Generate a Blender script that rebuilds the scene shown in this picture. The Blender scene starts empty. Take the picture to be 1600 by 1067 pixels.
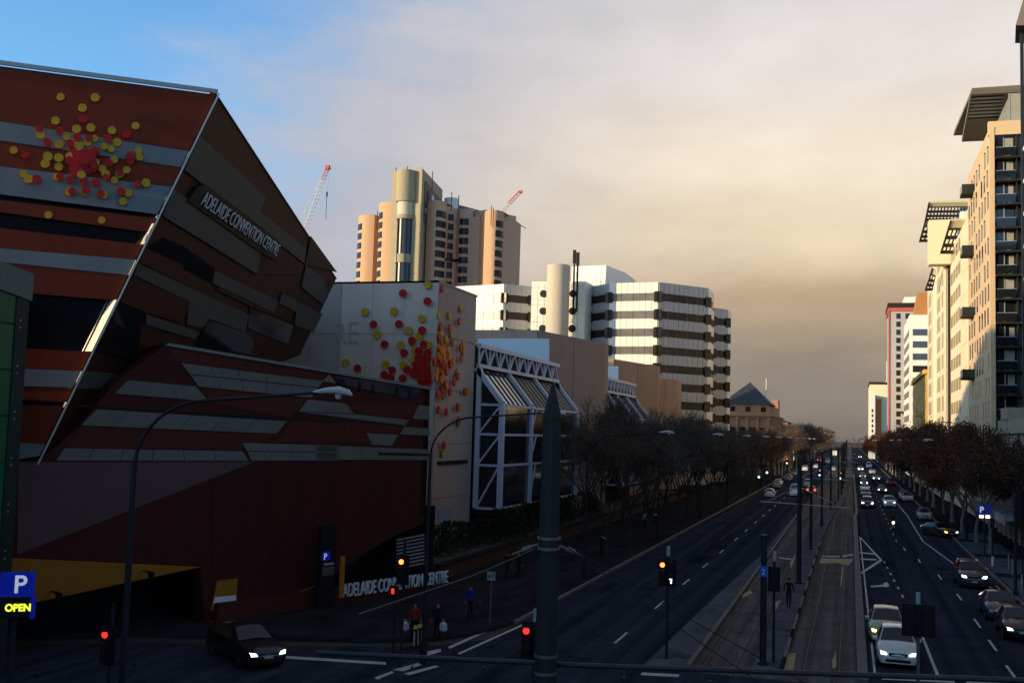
import bpy, bmesh, math, random
from mathutils import Vector as V, Matrix
random.seed(7)
sc = bpy.context.scene
COL = sc.collection
# ------------------------------------------------------------------ camera
CAM_H, FPX, ROLL, YAW, PITCH = 9.8, 1700.0, .03, .303624, .081310
cd = bpy.data.cameras.new('camera'); cam = bpy.data.objects.new('camera', cd); COL.objects.link(cam)
cd.sensor_width = 36; cd.lens = FPX / 1600 * 36; cd.clip_start = .1; cd.clip_end = 9000
CR = (Matrix.Rotation(YAW, 3, 'Z') @ Matrix.Rotation(math.pi/2 + PITCH, 3, 'X') @ Matrix.Rotation(ROLL, 3, 'Z'))
cam.location = (0, 0, CAM_H); cam.rotation_euler = CR.to_euler()
sc.camera = cam
# ------------------------------------------------------------------ light
SUN_A, SUN_E = math.radians(50.6), math.radians(8.6)
w = bpy.data.worlds.new('World'); sc.world = w; w.use_nodes = True
nt = w.node_tree; nt.nodes.clear(); N = nt.nodes.new; L = nt.links.new
def nd(t, **k):
    n = N(t)
    for a, b in k.items():
        if a.startswith('i_'):
            key = a[2:]; n.inputs[int(key) if key.isdigit() else key].default_value = b
        else: setattr(n, a, b)
    return n
def mth(op, a, b=None, c=None, clamp=False):
    n = N('ShaderNodeMath'); n.operation = op; n.use_clamp = clamp
    for i, v in enumerate((a, b, c)):
        if v is None: continue
        if isinstance(v, (int, float)): n.inputs[i].default_value = v
        else: L(v, n.inputs[i])
    return n.outputs[0]
sky = nd('ShaderNodeTexSky'); sky.sky_type = 'NISHITA'; sky.sun_disc = False
sky.sun_elevation = SUN_E; sky.sun_rotation = math.pi + SUN_A; sky.altitude = 50; sky.air_density = 1.0; sky.dust_density = .5; sky.ozone_density = 3.2
tc = nd('ShaderNodeTexCoord'); sep = nd('ShaderNodeSeparateXYZ'); L(tc.outputs['Generated'], sep.inputs[0])
mp = nd('ShaderNodeMapping'); mp.inputs['Scale'].default_value = (1, 1, 2.6); L(tc.outputs['Generated'], mp.inputs[0])
n1 = nd('ShaderNodeTexNoise', i_Scale=2.6, i_Detail=6.0, i_Roughness=.55); L(mp.outputs[0], n1.inputs['Vector'])
n2 = nd('ShaderNodeTexNoise', i_Scale=6.5, i_Detail=6.0, i_Roughness=.6); L(mp.outputs[0], n2.inputs['Vector'])
nz = mth('SUBTRACT', n1.outputs[0], .5); nz2 = mth('SUBTRACT', n2.outputs[0], .5)
# an evening cloud bank standing over the east (ahead) and south-east, clear sky elsewhere
CAZ = math.radians(24); cdir = V((math.sin(CAZ), math.cos(CAZ), .06)).normalized()
dt = nd('ShaderNodeVectorMath', operation='DOT_PRODUCT'); L(tc.outputs['Generated'], dt.inputs[0]); dt.inputs[1].default_value = cdir
lowr = mth('MULTIPLY', mth('SUBTRACT', .26, sep.outputs[2]), .75)          # the bank spreads wider near the horizon
cov = mth('ADD', mth('ADD', dt.outputs['Value'], lowr), mth('ADD', mth('MULTIPLY', nz, .34), mth('MULTIPLY', nz2, .16)))
mr = nd('ShaderNodeMapRange', interpolation_type='SMOOTHSTEP', clamp=True); L(cov, mr.inputs[0]); mr.inputs[1].default_value = .475; mr.inputs[2].default_value = .655
el = mth('ADD', sep.outputs[2], mth('ADD', mth('MULTIPLY', nz, .07), mth('MULTIPLY', nz2, .03)))
rp = nd('ShaderNodeValToRGB'); L(mth('MULTIPLY', el, 2.0), rp.inputs[0])
cr = rp.color_ramp; cr.interpolation = 'EASE'
def stop(p, c):
    e = cr.elements.new(p); e.color = (*c, 1)
cr.elements[0].position = 0; cr.elements[0].color = (.185, .160, .140, 1)
cr.elements[1].position = 1; cr.elements[1].color = (.24, .25, .28, 1)
stop(.10, (.26, .218, .178)); stop(.22, (.47, .355, .235)); stop(.36, (.76, .62, .45)); stop(.50, (.80, .69, .55)); stop(.66, (.73, .68, .655)); stop(.82, (.66, .64, .645))
# towards the north-east the bank is thinner and lilac, dark only where it is thickest
mr2 = nd('ShaderNodeMapRange', interpolation_type='SMOOTHSTEP', clamp=True); L(mth('ADD', dt.outputs['Value'], mth('MULTIPLY', nz, .12)), mr2.inputs[0]); mr2.inputs[1].default_value = .60; mr2.inputs[2].default_value = .88
cm = nd('ShaderNodeMix', data_type='RGBA'); L(mr2.outputs[0], cm.inputs[0]); cm.inputs[6].default_value = (.45, .46, .52, 1); L(rp.outputs[0], cm.inputs[7])
sca = nd('ShaderNodeMix', data_type='RGBA', blend_type='MULTIPLY'); sca.inputs[0].default_value = 1; L(cm.outputs[2], sca.inputs[6])
vb = mth('ADD', mth('MULTIPLY_ADD', nz2, 3.4, 10.3), mth('MULTIPLY', nz, 2.5)); cb = nd('ShaderNodeCombineColor'); [L(vb, cb.inputs[i]) for i in range(3)]; L(cb.outputs[0], sca.inputs[7])
mx = nd('ShaderNodeMix', data_type='RGBA'); L(mr.outputs[0], mx.inputs[0]); 
skm = nd('ShaderNodeMix', data_type='RGBA', blend_type='MULTIPLY'); skm.inputs[0].default_value = 1; L(sky.outputs[0], skm.inputs[6]); skm.inputs[7].default_value = (2.7, 3.2, 3.4, 1)
ovm = nd('ShaderNodeMapRange', interpolation_type='SMOOTHSTEP', clamp=True); L(mth('MULTIPLY_ADD', nz, .25, sep.outputs[2]), ovm.inputs[0]); ovm.inputs[1].default_value = .42; ovm.inputs[2].default_value = .68; ovm.inputs[4].default_value = .92
ov = nd('ShaderNodeMix', data_type='RGBA'); L(ovm.outputs[0], ov.inputs[0]); L(skm.outputs[2], ov.inputs[6]); ov.inputs[7].default_value = (1.5, 1.6, 1.9, 1)   # unseen grey cloud added overhead to dim the sky light
L(ov.outputs[2], mx.inputs[6]); L(sca.outputs[2], mx.inputs[7])
bg = nd('ShaderNodeBackground'); bg.inputs[1].default_value = .1; L(mx.outputs[2], bg.inputs[0])
wo = nd('ShaderNodeOutputWorld'); L(bg.outputs[0], wo.inputs[0])
sl = bpy.data.lights.new('sun', 'SUN'); sl.energy = 5.0; sl.angle = math.radians(.53); sl.color = (1, .74, .42)
so = bpy.data.objects.new('sun', sl); COL.objects.link(so); so.location = (0, 0, 200)
sd = V((math.sin(SUN_A)*math.cos(SUN_E), math.cos(SUN_A)*math.cos(SUN_E), -math.sin(SUN_E)))   # direction the light travels
so.rotation_euler = sd.to_track_quat('-Z', 'Y').to_euler()
vs = sc.view_settings; vs.view_transform = 'Standard'; vs.look = 'None'; vs.exposure = .1; vs.gamma = 1; vs.use_curve_mapping = False
sc.render.film_transparent = False
# ------------------------------------------------------------------ survey: sight lines from the camera met with real planes
OC = V((0, 0, CAM_H))
def ray(x, y): return CR @ V(((x-800)/FPX, -(y-533.5)/FPX, -1))
def gnd(x, y, z=0.0): d = ray(x, y); return OC + d*((z-CAM_H)/d.z)
def onX(x, y, X): d = ray(x, y); return OC + d*(X/d.x)
def onY(x, y, Y): d = ray(x, y); return OC + d*(Y/d.y)
def onN(x, y, p, n): d = ray(x, y); return OC + d*(n.dot(p-OC)/n.dot(d))
# ------------------------------------------------------------------ materials
MATS = {}
def mat(name, col, rough=.65, metal=0.0, var=.18, scale=1.2, bump=0.0, bscale=8.0, emit=None, es=0.0, spec=.2, streak=False, coat=0.0):
    if name in MATS: return MATS[name]
    m = bpy.data.materials.new(name); m.use_nodes = True; t = m.node_tree; b = t.nodes['Principled BSDF']
    b.inputs['Roughness'].default_value = rough; b.inputs['Metallic'].default_value = metal; b.inputs['Specular IOR Level'].default_value = spec
    if coat: b.inputs['Coat Weight'].default_value = coat; b.inputs['Coat Roughness'].default_value = .06
    b.inputs['Base Color'].default_value = (*col, 1)
    if var > 0 or bump > 0:
        c = t.nodes.new('ShaderNodeTexCoord'); vec = c.outputs['Object']
        if streak:
            mpp = t.nodes.new('ShaderNodeMapping'); mpp.inputs['Scale'].default_value = (1, 1, .12); t.links.new(vec, mpp.inputs[0]); vec2 = mpp.outputs[0]
        else: vec2 = vec
    if var > 0:
        n = t.nodes.new('ShaderNodeTexNoise'); n.inputs['Scale'].default_value = scale; n.inputs['Detail'].default_value = 7; n.inputs['Roughness'].default_value = .62; t.links.new(vec2, n.inputs['Vector'])
        r = t.nodes.new('ShaderNodeMapRange'); r.inputs[1].default_value = .25; r.inputs[2].default_value = .75; r.inputs[3].default_value = 1-var; r.inputs[4].default_value = 1+var; t.links.new(n.outputs[0], r.inputs[0])
        x = t.nodes.new('ShaderNodeMix'); x.data_type = 'RGBA'; x.blend_type = 'MULTIPLY'; x.inputs[0].default_value = 1; x.inputs[6].default_value = (*col, 1)
        cc = t.nodes.new('ShaderNodeCombineColor'); [t.links.new(r.outputs[0], cc.inputs[i]) for i in range(3)]; t.links.new(cc.outputs[0], x.inputs[7]); t.links.new(x.outputs[2], b.inputs['Base Color'])
        rr = t.nodes.new('ShaderNodeMapRange'); rr.inputs[3].default_value = max(0, rough-.12); rr.inputs[4].default_value = min(1, rough+.12); t.links.new(n.outputs[0], rr.inputs[0]); t.links.new(rr.outputs[0], b.inputs['Roughness'])
    if bump > 0:
        n = t.nodes.new('ShaderNodeTexNoise'); n.inputs['Scale'].default_value = bscale; n.inputs['Detail'].default_value = 5; t.links.new(vec, n.inputs['Vector'])
        u = t.nodes.new('ShaderNodeBump'); u.inputs['Strength'].default_value = bump; u.inputs['Distance'].default_value = .05; t.links.new(n.outputs[0], u.inputs['Height']); t.links.new(u.outputs[0], b.inputs['Normal'])
    if emit:
        b.inputs['Emission Color'].default_value = (*emit, 1); b.inputs['Emission Strength'].default_value = es
    MATS[name] = m; return m
ASPH = mat('asphalt', (.033, .039, .056), .85, spec=.0, var=.22, scale=.35, bump=.25, bscale=25)
PAVE = mat('footpath paving', (.028, .028, .032), .85, spec=.0, var=.25, scale=.5, bump=.2, bscale=6)
EARTH = mat('earth', (.05, .047, .04), .9, var=.3, scale=.05)
TRAM = mat('tram bed concrete', (.115, .110, .103), .85, spec=.0, var=.28, scale=.45, bump=.2, bscale=12)
PLAT = mat('platform paving', (.105, .112, .132), .85, spec=.0, var=.2, scale=.6, bump=.15)
KERB = mat('kerb concrete', (.13, .128, .126), .8, var=.25, scale=1.0)
LINE = mat('road paint', (.5, .5, .5), .7, var=.3, scale=1.5)
SAND = mat('worn buff paint', (.38, .29, .16), .8, var=.35, scale=1.2)
STEEL = mat('rail steel', (.028, .027, .027), .7, 0, var=.2, spec=.05)
GLASS = mat('dark glass', (.012, .014, .018), .08, var=.0, spec=.5)
GLASS2 = mat('bluish glass', (.03, .045, .065), .10, var=.1, spec=.6)
BLACK = mat('black', (.010, .010, .012), .6, var=.15)
DARK = mat('dark recess', (.012, .010, .010), .8, var=.2)
WHITE = mat('white paint', (.72, .72, .72), .5, var=.08)
ALU = mat('grey aluminium', (.35, .36, .38), .45, .4, var=.12)
POLE = mat('tram pole paint', (.018, .020, .026), .5, var=.2)
LAMPP = mat('lamp post paint', (.015, .018, .026), .5, var=.2)
GREENP = mat('green pole paint', (.026, .034, .032), .55, var=.18, scale=3, streak=True)
def wear(m, sx, sy, amt, rough_amt=.15):   # long tyre and drip streaks laid into a material along the street
    t = m.node_tree; b = t.nodes['Principled BSDF']; src = b.inputs['Base Color'].links[0].from_socket
    c = t.nodes.new('ShaderNodeTexCoord'); mp_ = t.nodes.new('ShaderNodeMapping'); mp_.inputs['Scale'].default_value = (sx, sy, 1); t.links.new(c.outputs['Object'], mp_.inputs[0])
    n = t.nodes.new('ShaderNodeTexNoise'); n.inputs['Scale'].default_value = 1; n.inputs['Detail'].default_value = 4; t.links.new(mp_.outputs[0], n.inputs['Vector'])
    r = t.nodes.new('ShaderNodeMapRange'); r.inputs[1].default_value = .3; r.inputs[2].default_value = .7; r.inputs[3].default_value = 1-amt; r.inputs[4].default_value = 1+amt; t.links.new(n.outputs[0], r.inputs[0])
    v = t.nodes.new('ShaderNodeTexVoronoi'); v.feature = 'DISTANCE_TO_EDGE'; v.inputs['Scale'].default_value = .35; nn_ = t.nodes.new('ShaderNodeTexNoise'); nn_.inputs['Scale'].default_value = 1.3; t.links.new(c.outputs['Object'], nn_.inputs['Vector'])
    ad = t.nodes.new('ShaderNodeVectorMath'); ad.operation = 'MULTIPLY_ADD'; t.links.new(nn_.outputs['Color'], ad.inputs[0]); ad.inputs[1].default_value = (1.6, 1.6, 0); t.links.new(c.outputs['Object'], ad.inputs[2]); t.links.new(ad.outputs[0], v.inputs['Vector'])
    cr_ = t.nodes.new('ShaderNodeMapRange'); cr_.inputs[1].default_value = .0; cr_.inputs[2].default_value = .012; cr_.inputs[3].default_value = .45; cr_.inputs[4].default_value = 1; t.links.new(v.outputs['Distance'], cr_.inputs[0])
    ml = t.nodes.new('ShaderNodeMath'); ml.operation = 'MULTIPLY'; t.links.new(r.outputs[0], ml.inputs[0]); t.links.new(cr_.outputs[0], ml.inputs[1])
    x = t.nodes.new('ShaderNodeVectorMath'); x.operation = 'SCALE'; t.links.new(src, x.inputs[0]); t.links.new(ml.outputs[0], x.inputs['Scale']); t.links.new(x.outputs[0], b.inputs['Base Color'])
wear(ASPH, 1.4, .012, .42); wear(TRAM, 2.2, .03, .35); wear(PLAT, 1.0, .4, .2); wear(PAVE, .8, .25, .3)
# ------------------------------------------------------------------ mesh helpers
class MB:
    def __init__(s): s.v = []; s.f = []
    def add(s, vs, fs):
        o = len(s.v); s.v += [tuple(p) for p in vs]; s.f += [tuple(i+o for i in f) for f in fs]; return s
    def box(s, x0, x1, y0, y1, z0, z1):
        return s.add([(x0,y0,z0),(x1,y0,z0),(x1,y1,z0),(x0,y1,z0),(x0,y0,z1),(x1,y0,z1),(x1,y1,z1),(x0,y1,z1)],
                     [(0,3,2,1),(4,5,6,7),(0,1,5,4),(1,2,6,5),(2,3,7,6),(3,0,4,7)])
    def prism(s, pts, off):
        n = len(pts); off = V(off); p = [V(q) for q in pts]; q = [a+off for a in p]
        return s.add(p+q, [tuple(range(n)), tuple(range(2*n-1, n-1, -1))] + [(i, i+n, (i+1) % n + n, (i+1) % n) for i in range(n)])
    def poly(s, xy, z0, z1): return s.prism([(a, b, z0) for a, b in xy], (0, 0, z1-z0))
    def tube(s, path, rad, n=6, cap=True):
        path = [V(p) for p in path]; m = len(path)
        if isinstance(rad, (int, float)): rad = [rad]*m
        vs = []; prev = None
        for i, p in enumerate(path):
            d = (path[min(i+1, m-1)]-path[max(i-1, 0)]).normalized()
            if prev is None:
                a = d.cross(V((0, 0, 1)) if abs(d.z) < .9 else V((1, 0, 0))).normalized()
            else: a = (prev - d*prev.dot(d)).normalized()
            prev = a; b = d.cross(a)
            vs += [p+(a*math.cos(2*math.pi*k/n)+b*math.sin(2*math.pi*k/n))*rad[i] for k in range(n)]
        fs = [(i*n+k, i*n+(k+1) % n, (i+1)*n+(k+1) % n, (i+1)*n+k) for i in range(m-1) for k in range(n)]
        if cap: fs += [tuple(range(n-1, -1, -1)), tuple(range((m-1)*n, m*n))]
        return s.add(vs, fs)
    def cyl(s, c, r, z0, z1, n=16, r1=None):
        r1 = r if r1 is None else r1
        return s.tube([(c[0], c[1], z0), (c[0], c[1], z1)], [r, r1], n)
    def bar(s, a, b, w, h=None): # rectangular bar between two points
        a = V(a); b = V(b); h = h or w; d = (b-a).normalized(); u = d.cross(V((0,0,1)) if abs(d.z) < .95 else V((1,0,0))).normalized(); v = u.cross(d)
        q = [a+u*i*w/2+v*j*h/2 for i, j in ((-1,-1),(1,-1),(1,1),(-1,1))]
        return s.prism(q, b-a)
    def mesh(s, name, smooth=False, fix=True, ang=40):
        me = bpy.data.meshes.new(name); me.from_pydata(s.v, [], s.f)
        if fix:
            bm = bmesh.new(); bm.from_mesh(me); bmesh.ops.recalc_face_normals(bm, faces=bm.faces); bm.to_mesh(me); bm.free()
        if smooth:
            me.polygons.foreach_set('use_smooth', [True]*len(me.polygons)); me.set_sharp_from_angle(angle=math.radians(ang))
        me.update(); return me
    def build(s, name, m, parent=None, smooth=False, fix=True, kind=None):
        return put(name, s.mesh(name, smooth, fix), m, parent, kind)
def put(name, me, m, parent=None, kind=None, loc=None):
    if m and not me.materials: me.materials.append(m)
    o = bpy.data.objects.new(name, me); COL.objects.link(o)
    if parent:
        o.parent = parent
        if parent.type == 'EMPTY': o.matrix_parent_inverse = Matrix.Translation(parent.location).inverted()
    if loc is not None: o.location = loc
    if kind: o['kind'] = kind
    return o
def tag(o, label, cat, group=None):
    o['label'] = label; o['category'] = cat
    if group: o['group'] = group
    return o
def thing(name, label, cat, loc=(0, 0, 0), group=None):
    o = bpy.data.objects.new(name, None); COL.objects.link(o); o.location = loc; o.empty_display_size = .3
    return tag(o, label, cat, group)
def struct(o): o['kind'] = 'structure'; return o
def copy_tree(o, parent=None):
    c = o.copy(); COL.objects.link(c)
    if parent: c.parent = parent
    for ch in list(o.children): copy_tree(ch, c)
    return c
FONT_CACHE = {}
def text(name, s, size, m, parent, origin, ux, uy, ext=.03, sx=1.0, align='LEFT', bold=0.0):
    cu = bpy.data.curves.new(name, 'FONT'); cu.body = s; cu.size = size; cu.extrude = ext; cu.align_x = align; cu.offset = bold
    ob = bpy.data.objects.new(name, cu); COL.objects.link(ob)
    bpy.context.view_layer.update(); dg = bpy.context.evaluated_depsgraph_get()
    me = bpy.data.meshes.new_from_object(ob.evaluated_get(dg)); bpy.data.objects.remove(ob)
    ux = V(ux).normalized(); uy = V(uy).normalized(); n = ux.cross(uy); O = V(origin)
    for v in me.vertices: v.co = O + ux*v.co.x*sx + uy*v.co.y + n*v.co.z
    me.materials.clear()
    return put(name, me, m, parent)
def slab(name, px, plane, n, th, m, parent, smooth=False):
    """a flat panel whose corners lie on plane (p, n), th thick, outwards along n"""
    return MB().prism([onN(x, y, plane, n) for x, y in px], n*th).build(name, m, parent)
# ------------------------------------------------------------------ ground, road, tram corridor
struct(MB().box(-3000, 3000, -600, 6000, -.5, -.05).build('ground', EARTH))
struct(MB().box(-16.2, 10.1, -30, 1600, -.04, 0).build('road', ASPH))
struct(MB().poly([(-140, -20), (-16.2, -20), (-16.2, 49.5), (-18, 47), (-24, 44), (-30, 42), (-60, 22), (-140, 18)], -.04, -.004).build('side_street', ASPH))
struct(MB().box(10.1, 120, 18, 44, -.04, -.004).build('side_street', ASPH))
lp = MB().poly([(-16.4, 1600), (-16.4, 54), (-17, 50.5), (-18.4, 48), (-21, 46.4), (-25.5, 45), (-31, 43), (-60, 23), (-140, 19), (-140, 1600)], -.04, .13).build('left_pavement', PAVE); struct(lp)
kb = MB()
for y0 in range(54, 300, 6): kb.box(-16.4, -16.15, y0, y0+5.97, -.03, .145)
kb.box(-16.4, -16.15, 300, 1600, -.03, .145); kb.build('kerb', KERB, lp)
rp_ = MB().poly([(10.3, 1600), (10.3, 48), (12, 45), (15, 44), (130, 44), (130, 1600)], -.04, .13).build('right_pavement', PAVE); struct(rp_)
kb = MB()
for y0 in range(48, 300, 6): kb.box(10.05, 10.3, y0, y0+5.97, -.03, .145)
kb.box(10.05, 10.3, 300, 1600, -.03, .145); kb.build('kerb', KERB, rp_)
for i in range(24):   # paving bays of the near footpath
    MB().box(10.42, 13.9, 58+i*3.0, 58+i*3.0+2.97, .12, .136).build('paving_bay', PLAT if i % 5 else PAVE, rp_)
for i in range(26):
    MB().box(-19.8, -16.55, 56+i*3.0, 56+i*3.0+2.97, .12, .136).build('paving_bay', PAVE, lp)
# tram beds, platforms
bed = MB().box(-6.55, .35, 46.5, 1600, -.02, .008).build('tram_bed', TRAM); struct(bed)
for i in range(30):   # poured concrete bays with open joints
    for x0, x1 in ((-6.5, -4.02), (-2.7, -1.24), (-1.2, .26)):
        MB().box(x0, x1, 47+i*4.2+.02, 47+i*4.2+4.17, .006, .016+.004*random.random()).build('concrete_bay', TRAM, bed)
for x in (-6.05, -4.62, -1.95, -.52):
    MB().box(x-.035, x+.035, 46.5, 900, .01, .026).build('rail', STEEL, bed)
    MB().box(x+.045, x+.085, 46.5, 260, .01, .0235).build('rail_groove', BLACK, bed)
for px in ([(1222, 1019), (1244, 1020), (1238, 1052), (1215, 1052)], [(1282, 872), (1334, 873), (1326, 883), (1308, 879), (1280, 880)], [(1205, 968), (1212, 939), (1220, 937), (1211, 956)],
           [(1158, 930), (1172, 921), (1176, 926), (1160, 934)], [(1300, 1030), (1306, 1018), (1307, 1040), (1301, 1045)], [(1234, 879), (1243, 866), (1240, 878), (1236, 888)], [(1316, 885), (1318, 885), (1315, 915), (1313, 915)]):
    MB().prism([gnd(*p, .024) for p in px], (0, 0, .005)).build('worn_paint_patch', SAND, bed)
for px in ([(1285, 868), (1312, 868.5), (1312, 870), (1285, 869.5)], [(1316, 868), (1333, 865), (1333, 867), (1317, 870)], [(1218, 870.5), (1237, 872.5), (1236, 874), (1217, 872)], [(1240, 1050), (1338, 1054), (1338, 1057), (1239, 1053)]):
    MB().prism([gnd(*p, .024) for p in px], (0, 0, .005)).build('stop_line', LINE, bed)
pf = MB().poly([(-3.95, 47.5), (-2.85, 47.5), (-2.75, 110), (-2.35, 135), (-1.9, 160), (-1.1, 175), (-.95, 195), (-1.5, 205), (-2.3, 205), (-2.8, 160), (-3.5, 130), (-3.95, 100)], -.02, .19).build('tram_platform', PLAT); struct(pf)
for i in range(20):
    MB().box(-3.86, -2.98, 48+i*2.6, 48+i*2.6+2.57, .18, .197).build('paving_slab', PLAT, pf)
for i in range(24): MB().box(-2.83, -2.70, 48+i*2.5, 48+i*2.5+2.48, -.02, .215).build('kerb_stone', KERB if i % 3 else PAVE, pf)
ms = MB().poly([(-8.3, 46.5), (-6.55, 46.5), (-6.5, 60), (-6.45, 155), (-6.75, 158), (-6.8, 150), (-7.1, 92), (-7.8, 68)], -.02, .15).build('median_strip', PLAT); struct(ms)
for i in range(36): MB().box(-6.62, -6.42, 47+i*3, 47+i*3+2.96, -.02, .20).build('kerb_stone', KERB, ms)
rk = MB().box(.28, .72, 47.5, 150, -.02, .16).build('median_kerb', KERB); struct(rk)
for i in range(34):
    MB().box(.30, .70, 48+i*3, 48+i*3+2.95, .155, .185).build('kerb_stone', KERB, rk)
rk2 = MB().poly([(.28, 150), (.72, 150), (.95, 158), (.9, 330), (.5, 330), (.6, 158)], -.02, .10).build('median_kerb', KERB); struct(rk2)
# painted markings
def mark(name, px=None, xy=None, z=.0045):
    pts = [gnd(x, y, z) for x, y in px] if px else [V((a, b, z)) for a, b in xy]
    return struct(MB().prism(pts, (0, 0, .003)).build(name, LINE))
for y in (51.2, 62.2, 73, 83.1, 94, 106.3, 117, 129, 141, 152, 163, 174, 186, 200, 214, 228, 244, 262, 282, 305, 330):
    mark('lane_dash', xy=[(-10.62, y), (-10.5, y), (-10.5, y+3.0), (-10.62, y+3.0)])
for y in (51.1, 57.6, 64.4, 74.9, 85.4, 96.2, 106): mark('lane_dash', xy=[(6.62-max(0, y-80)*.075, y), (6.74-max(0, y-80)*.075, y), (6.72-max(0, y-80)*.075, y+3), (6.60-max(0, y-80)*.075, y+3)])
for i, y in enumerate([115, 123, 131, 139, 147, 156, 165, 176, 188, 202, 218, 236, 256, 280]): mark('lane_dash', xy=[(4.25, y), (4.37, y), (4.38, y+2.2), (4.26, y+2.2)])
for i in range(9): mark('turn_lane_dot', xy=[(2.55+i*.11, 95.5-i*4.0), (2.68+i*.11, 95.5-i*4.0), (2.70+i*.11, 94.3-i*4.0), (2.57+i*.11, 94.3-i*4.0)])
mark('lane_line', xy=[(3.48, 49.6), (3.62, 49.6), (3.55, 62), (3.42, 62)])
mark('lane_line', xy=[(.95, 49.5), (1.05, 49.5), (.95, 118), (.85, 118)])
mark('chevron_line', px=[(1342, 838), (1345, 839), (1379, 875), (1376, 876)]); mark('chevron_line', px=[(1376, 873), (1378, 876), (1345, 897), (1343, 895)])
mark('chevron_line', px=[(1343, 862), (1365, 864), (1367, 866), (1343, 864)]); mark('chevron_line', px=[(1345, 872), (1369, 873), (1370, 875), (1345, 874)])
mark('edge_line', xy=[(8.05, 96), (8.2, 96), (6.95, 117), (6.8, 117)]); mark('edge_line', xy=[(6.8, 117.1), (6.95, 117.1), (7.3, 157), (7.15, 157)]); mark('edge_line', xy=[(7.15, 157.1), (7.3, 157.1), (6.9, 215), (6.75, 215)])
mark('edge_line', xy=[(9.75, 60), (9.85, 60), (9.75, 84), (9.65, 84)]); mark('edge_line', xy=[(9.2, 82), (9.3, 82), (8.2, 96), (8.1, 96)])
mark('stop_line', px=[(1378, 1057), (1490, 1062), (1492, 1066), (1378, 1061)]); mark('stop_line', px=[(1510, 1064), (1600, 1068), (1600, 1072), (1510, 1068)])
mark('stop_line', px=[(385, 1020), (603, 1034), (603, 1038), (380, 1024)])
mark('stop_line', px=[(1003, 1050), (1062, 1053), (1060, 1057), (1001, 1054)])
mark('crossing_bar', px=[(613, 1046), (660, 1033), (662, 1037), (630, 1048)]); mark('crossing_bar', px=[(630, 1052), (680, 1039), (686, 1041), (640, 1054)]); mark('crossing_bar', px=[(664, 1018), (688, 1013), (690, 1017), (668, 1024)])
mark('crossing_bar', px=[(585, 1058), (612, 1048), (616, 1050), (590, 1061)])
mark('arrow', px=[(1360, 915), (1380, 913), (1380, 911), (1386, 909), (1390, 915), (1384, 917), (1380, 916), (1362, 917)])
mark('edge_line', px=[(700, 1010), (800, 966), (803, 968), (703, 1013)]); mark('edge_line', px=[(715, 1020), (815, 975), (817, 977), (718, 1022)])
mark('driveway_line', px=[(1515, 857), (1558, 855), (1559, 859), (1516, 861)]); mark('driveway_line', px=[(1500, 831), (1525, 830), (1526, 834), (1501, 835)])
# drain and tactile details
for x, y in ((-16.0, 70), (-16.0, 105), (9.85, 66), (9.85, 92)):
    struct(MB().box(x-.12, x+.12, y, y+1.0, .002, .01).build('drain_grate', BLACK))
random.seed(5)
for k in range(26):   # old utility cuts and patches in the asphalt
    x = random.choice([random.uniform(-15.5, -9), random.uniform(1.2, 9)]); y = random.uniform(50, 190); a, b = random.uniform(.5, 1.6), random.uniform(.8, 6)
    struct(MB().box(x, x+a, y, y+b, .0005, .0015+.00008*k).build('asphalt_patch', mat('patched asphalt %d' % (k % 3), [(.018, .022, .033), (.032, .038, .055), (.020, .025, .038)][k % 3], .85, spec=.0, var=.2, scale=1.5, bump=.2)))
# ------------------------------------------------------------------ convention centre, striped west building
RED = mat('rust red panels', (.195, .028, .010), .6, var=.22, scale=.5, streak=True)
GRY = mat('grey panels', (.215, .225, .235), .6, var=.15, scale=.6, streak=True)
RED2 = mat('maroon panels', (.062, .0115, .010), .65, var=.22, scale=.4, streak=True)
MAUV = mat('mauve panels', (.115, .060, .066), .65, var=.2, scale=.4)
YEL = mat('amber panels', (.33, .13, .012), .6, var=.2, scale=.5)
TRIM = mat('pale metal trim', (.62, .60, .55), .4, .3, var=.1)
YDISC = mat('yellow disc', (.62, .36, .02), .5, var=.15); RDISC = mat('red disc', (.50, .015, .015), .5, var=.15); ODISC = mat('orange disc', (.85, .19, .02), .5, var=.15)
SIGNW = mat('sign letters', (.75, .76, .80), .5, var=.05)
Z0 = V((0, 0, 0)); UP = V((0, 0, 1))
Wa, Wb = V((-29.8, 46.9, 0)), V((-24.6, 61.5, 0)); Wd = (Wb-Wa).normalized(); Wn = V((Wd.y, -Wd.x, 0))
Bp = onN(62, 715, Wa, Wn)
Ad = V((math.sin(math.radians(52)), math.cos(math.radians(52)), 0)); An = V((Ad.y, -Ad.x, 0))
Tp = onN(340, 147, Bp, An)
Bd = V((-math.sin(math.radians(13)), math.cos(math.radians(13)), 0)); Bn = Bd.cross((Tp-Bp).normalized()).normalized()
if Bn.x < 0: Bn = -Bn
acc = thing('convention_centre', 'angular convention centre in rust red and grey striped panels with tilted prow', 'building', (-34, 46, 0))
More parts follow.
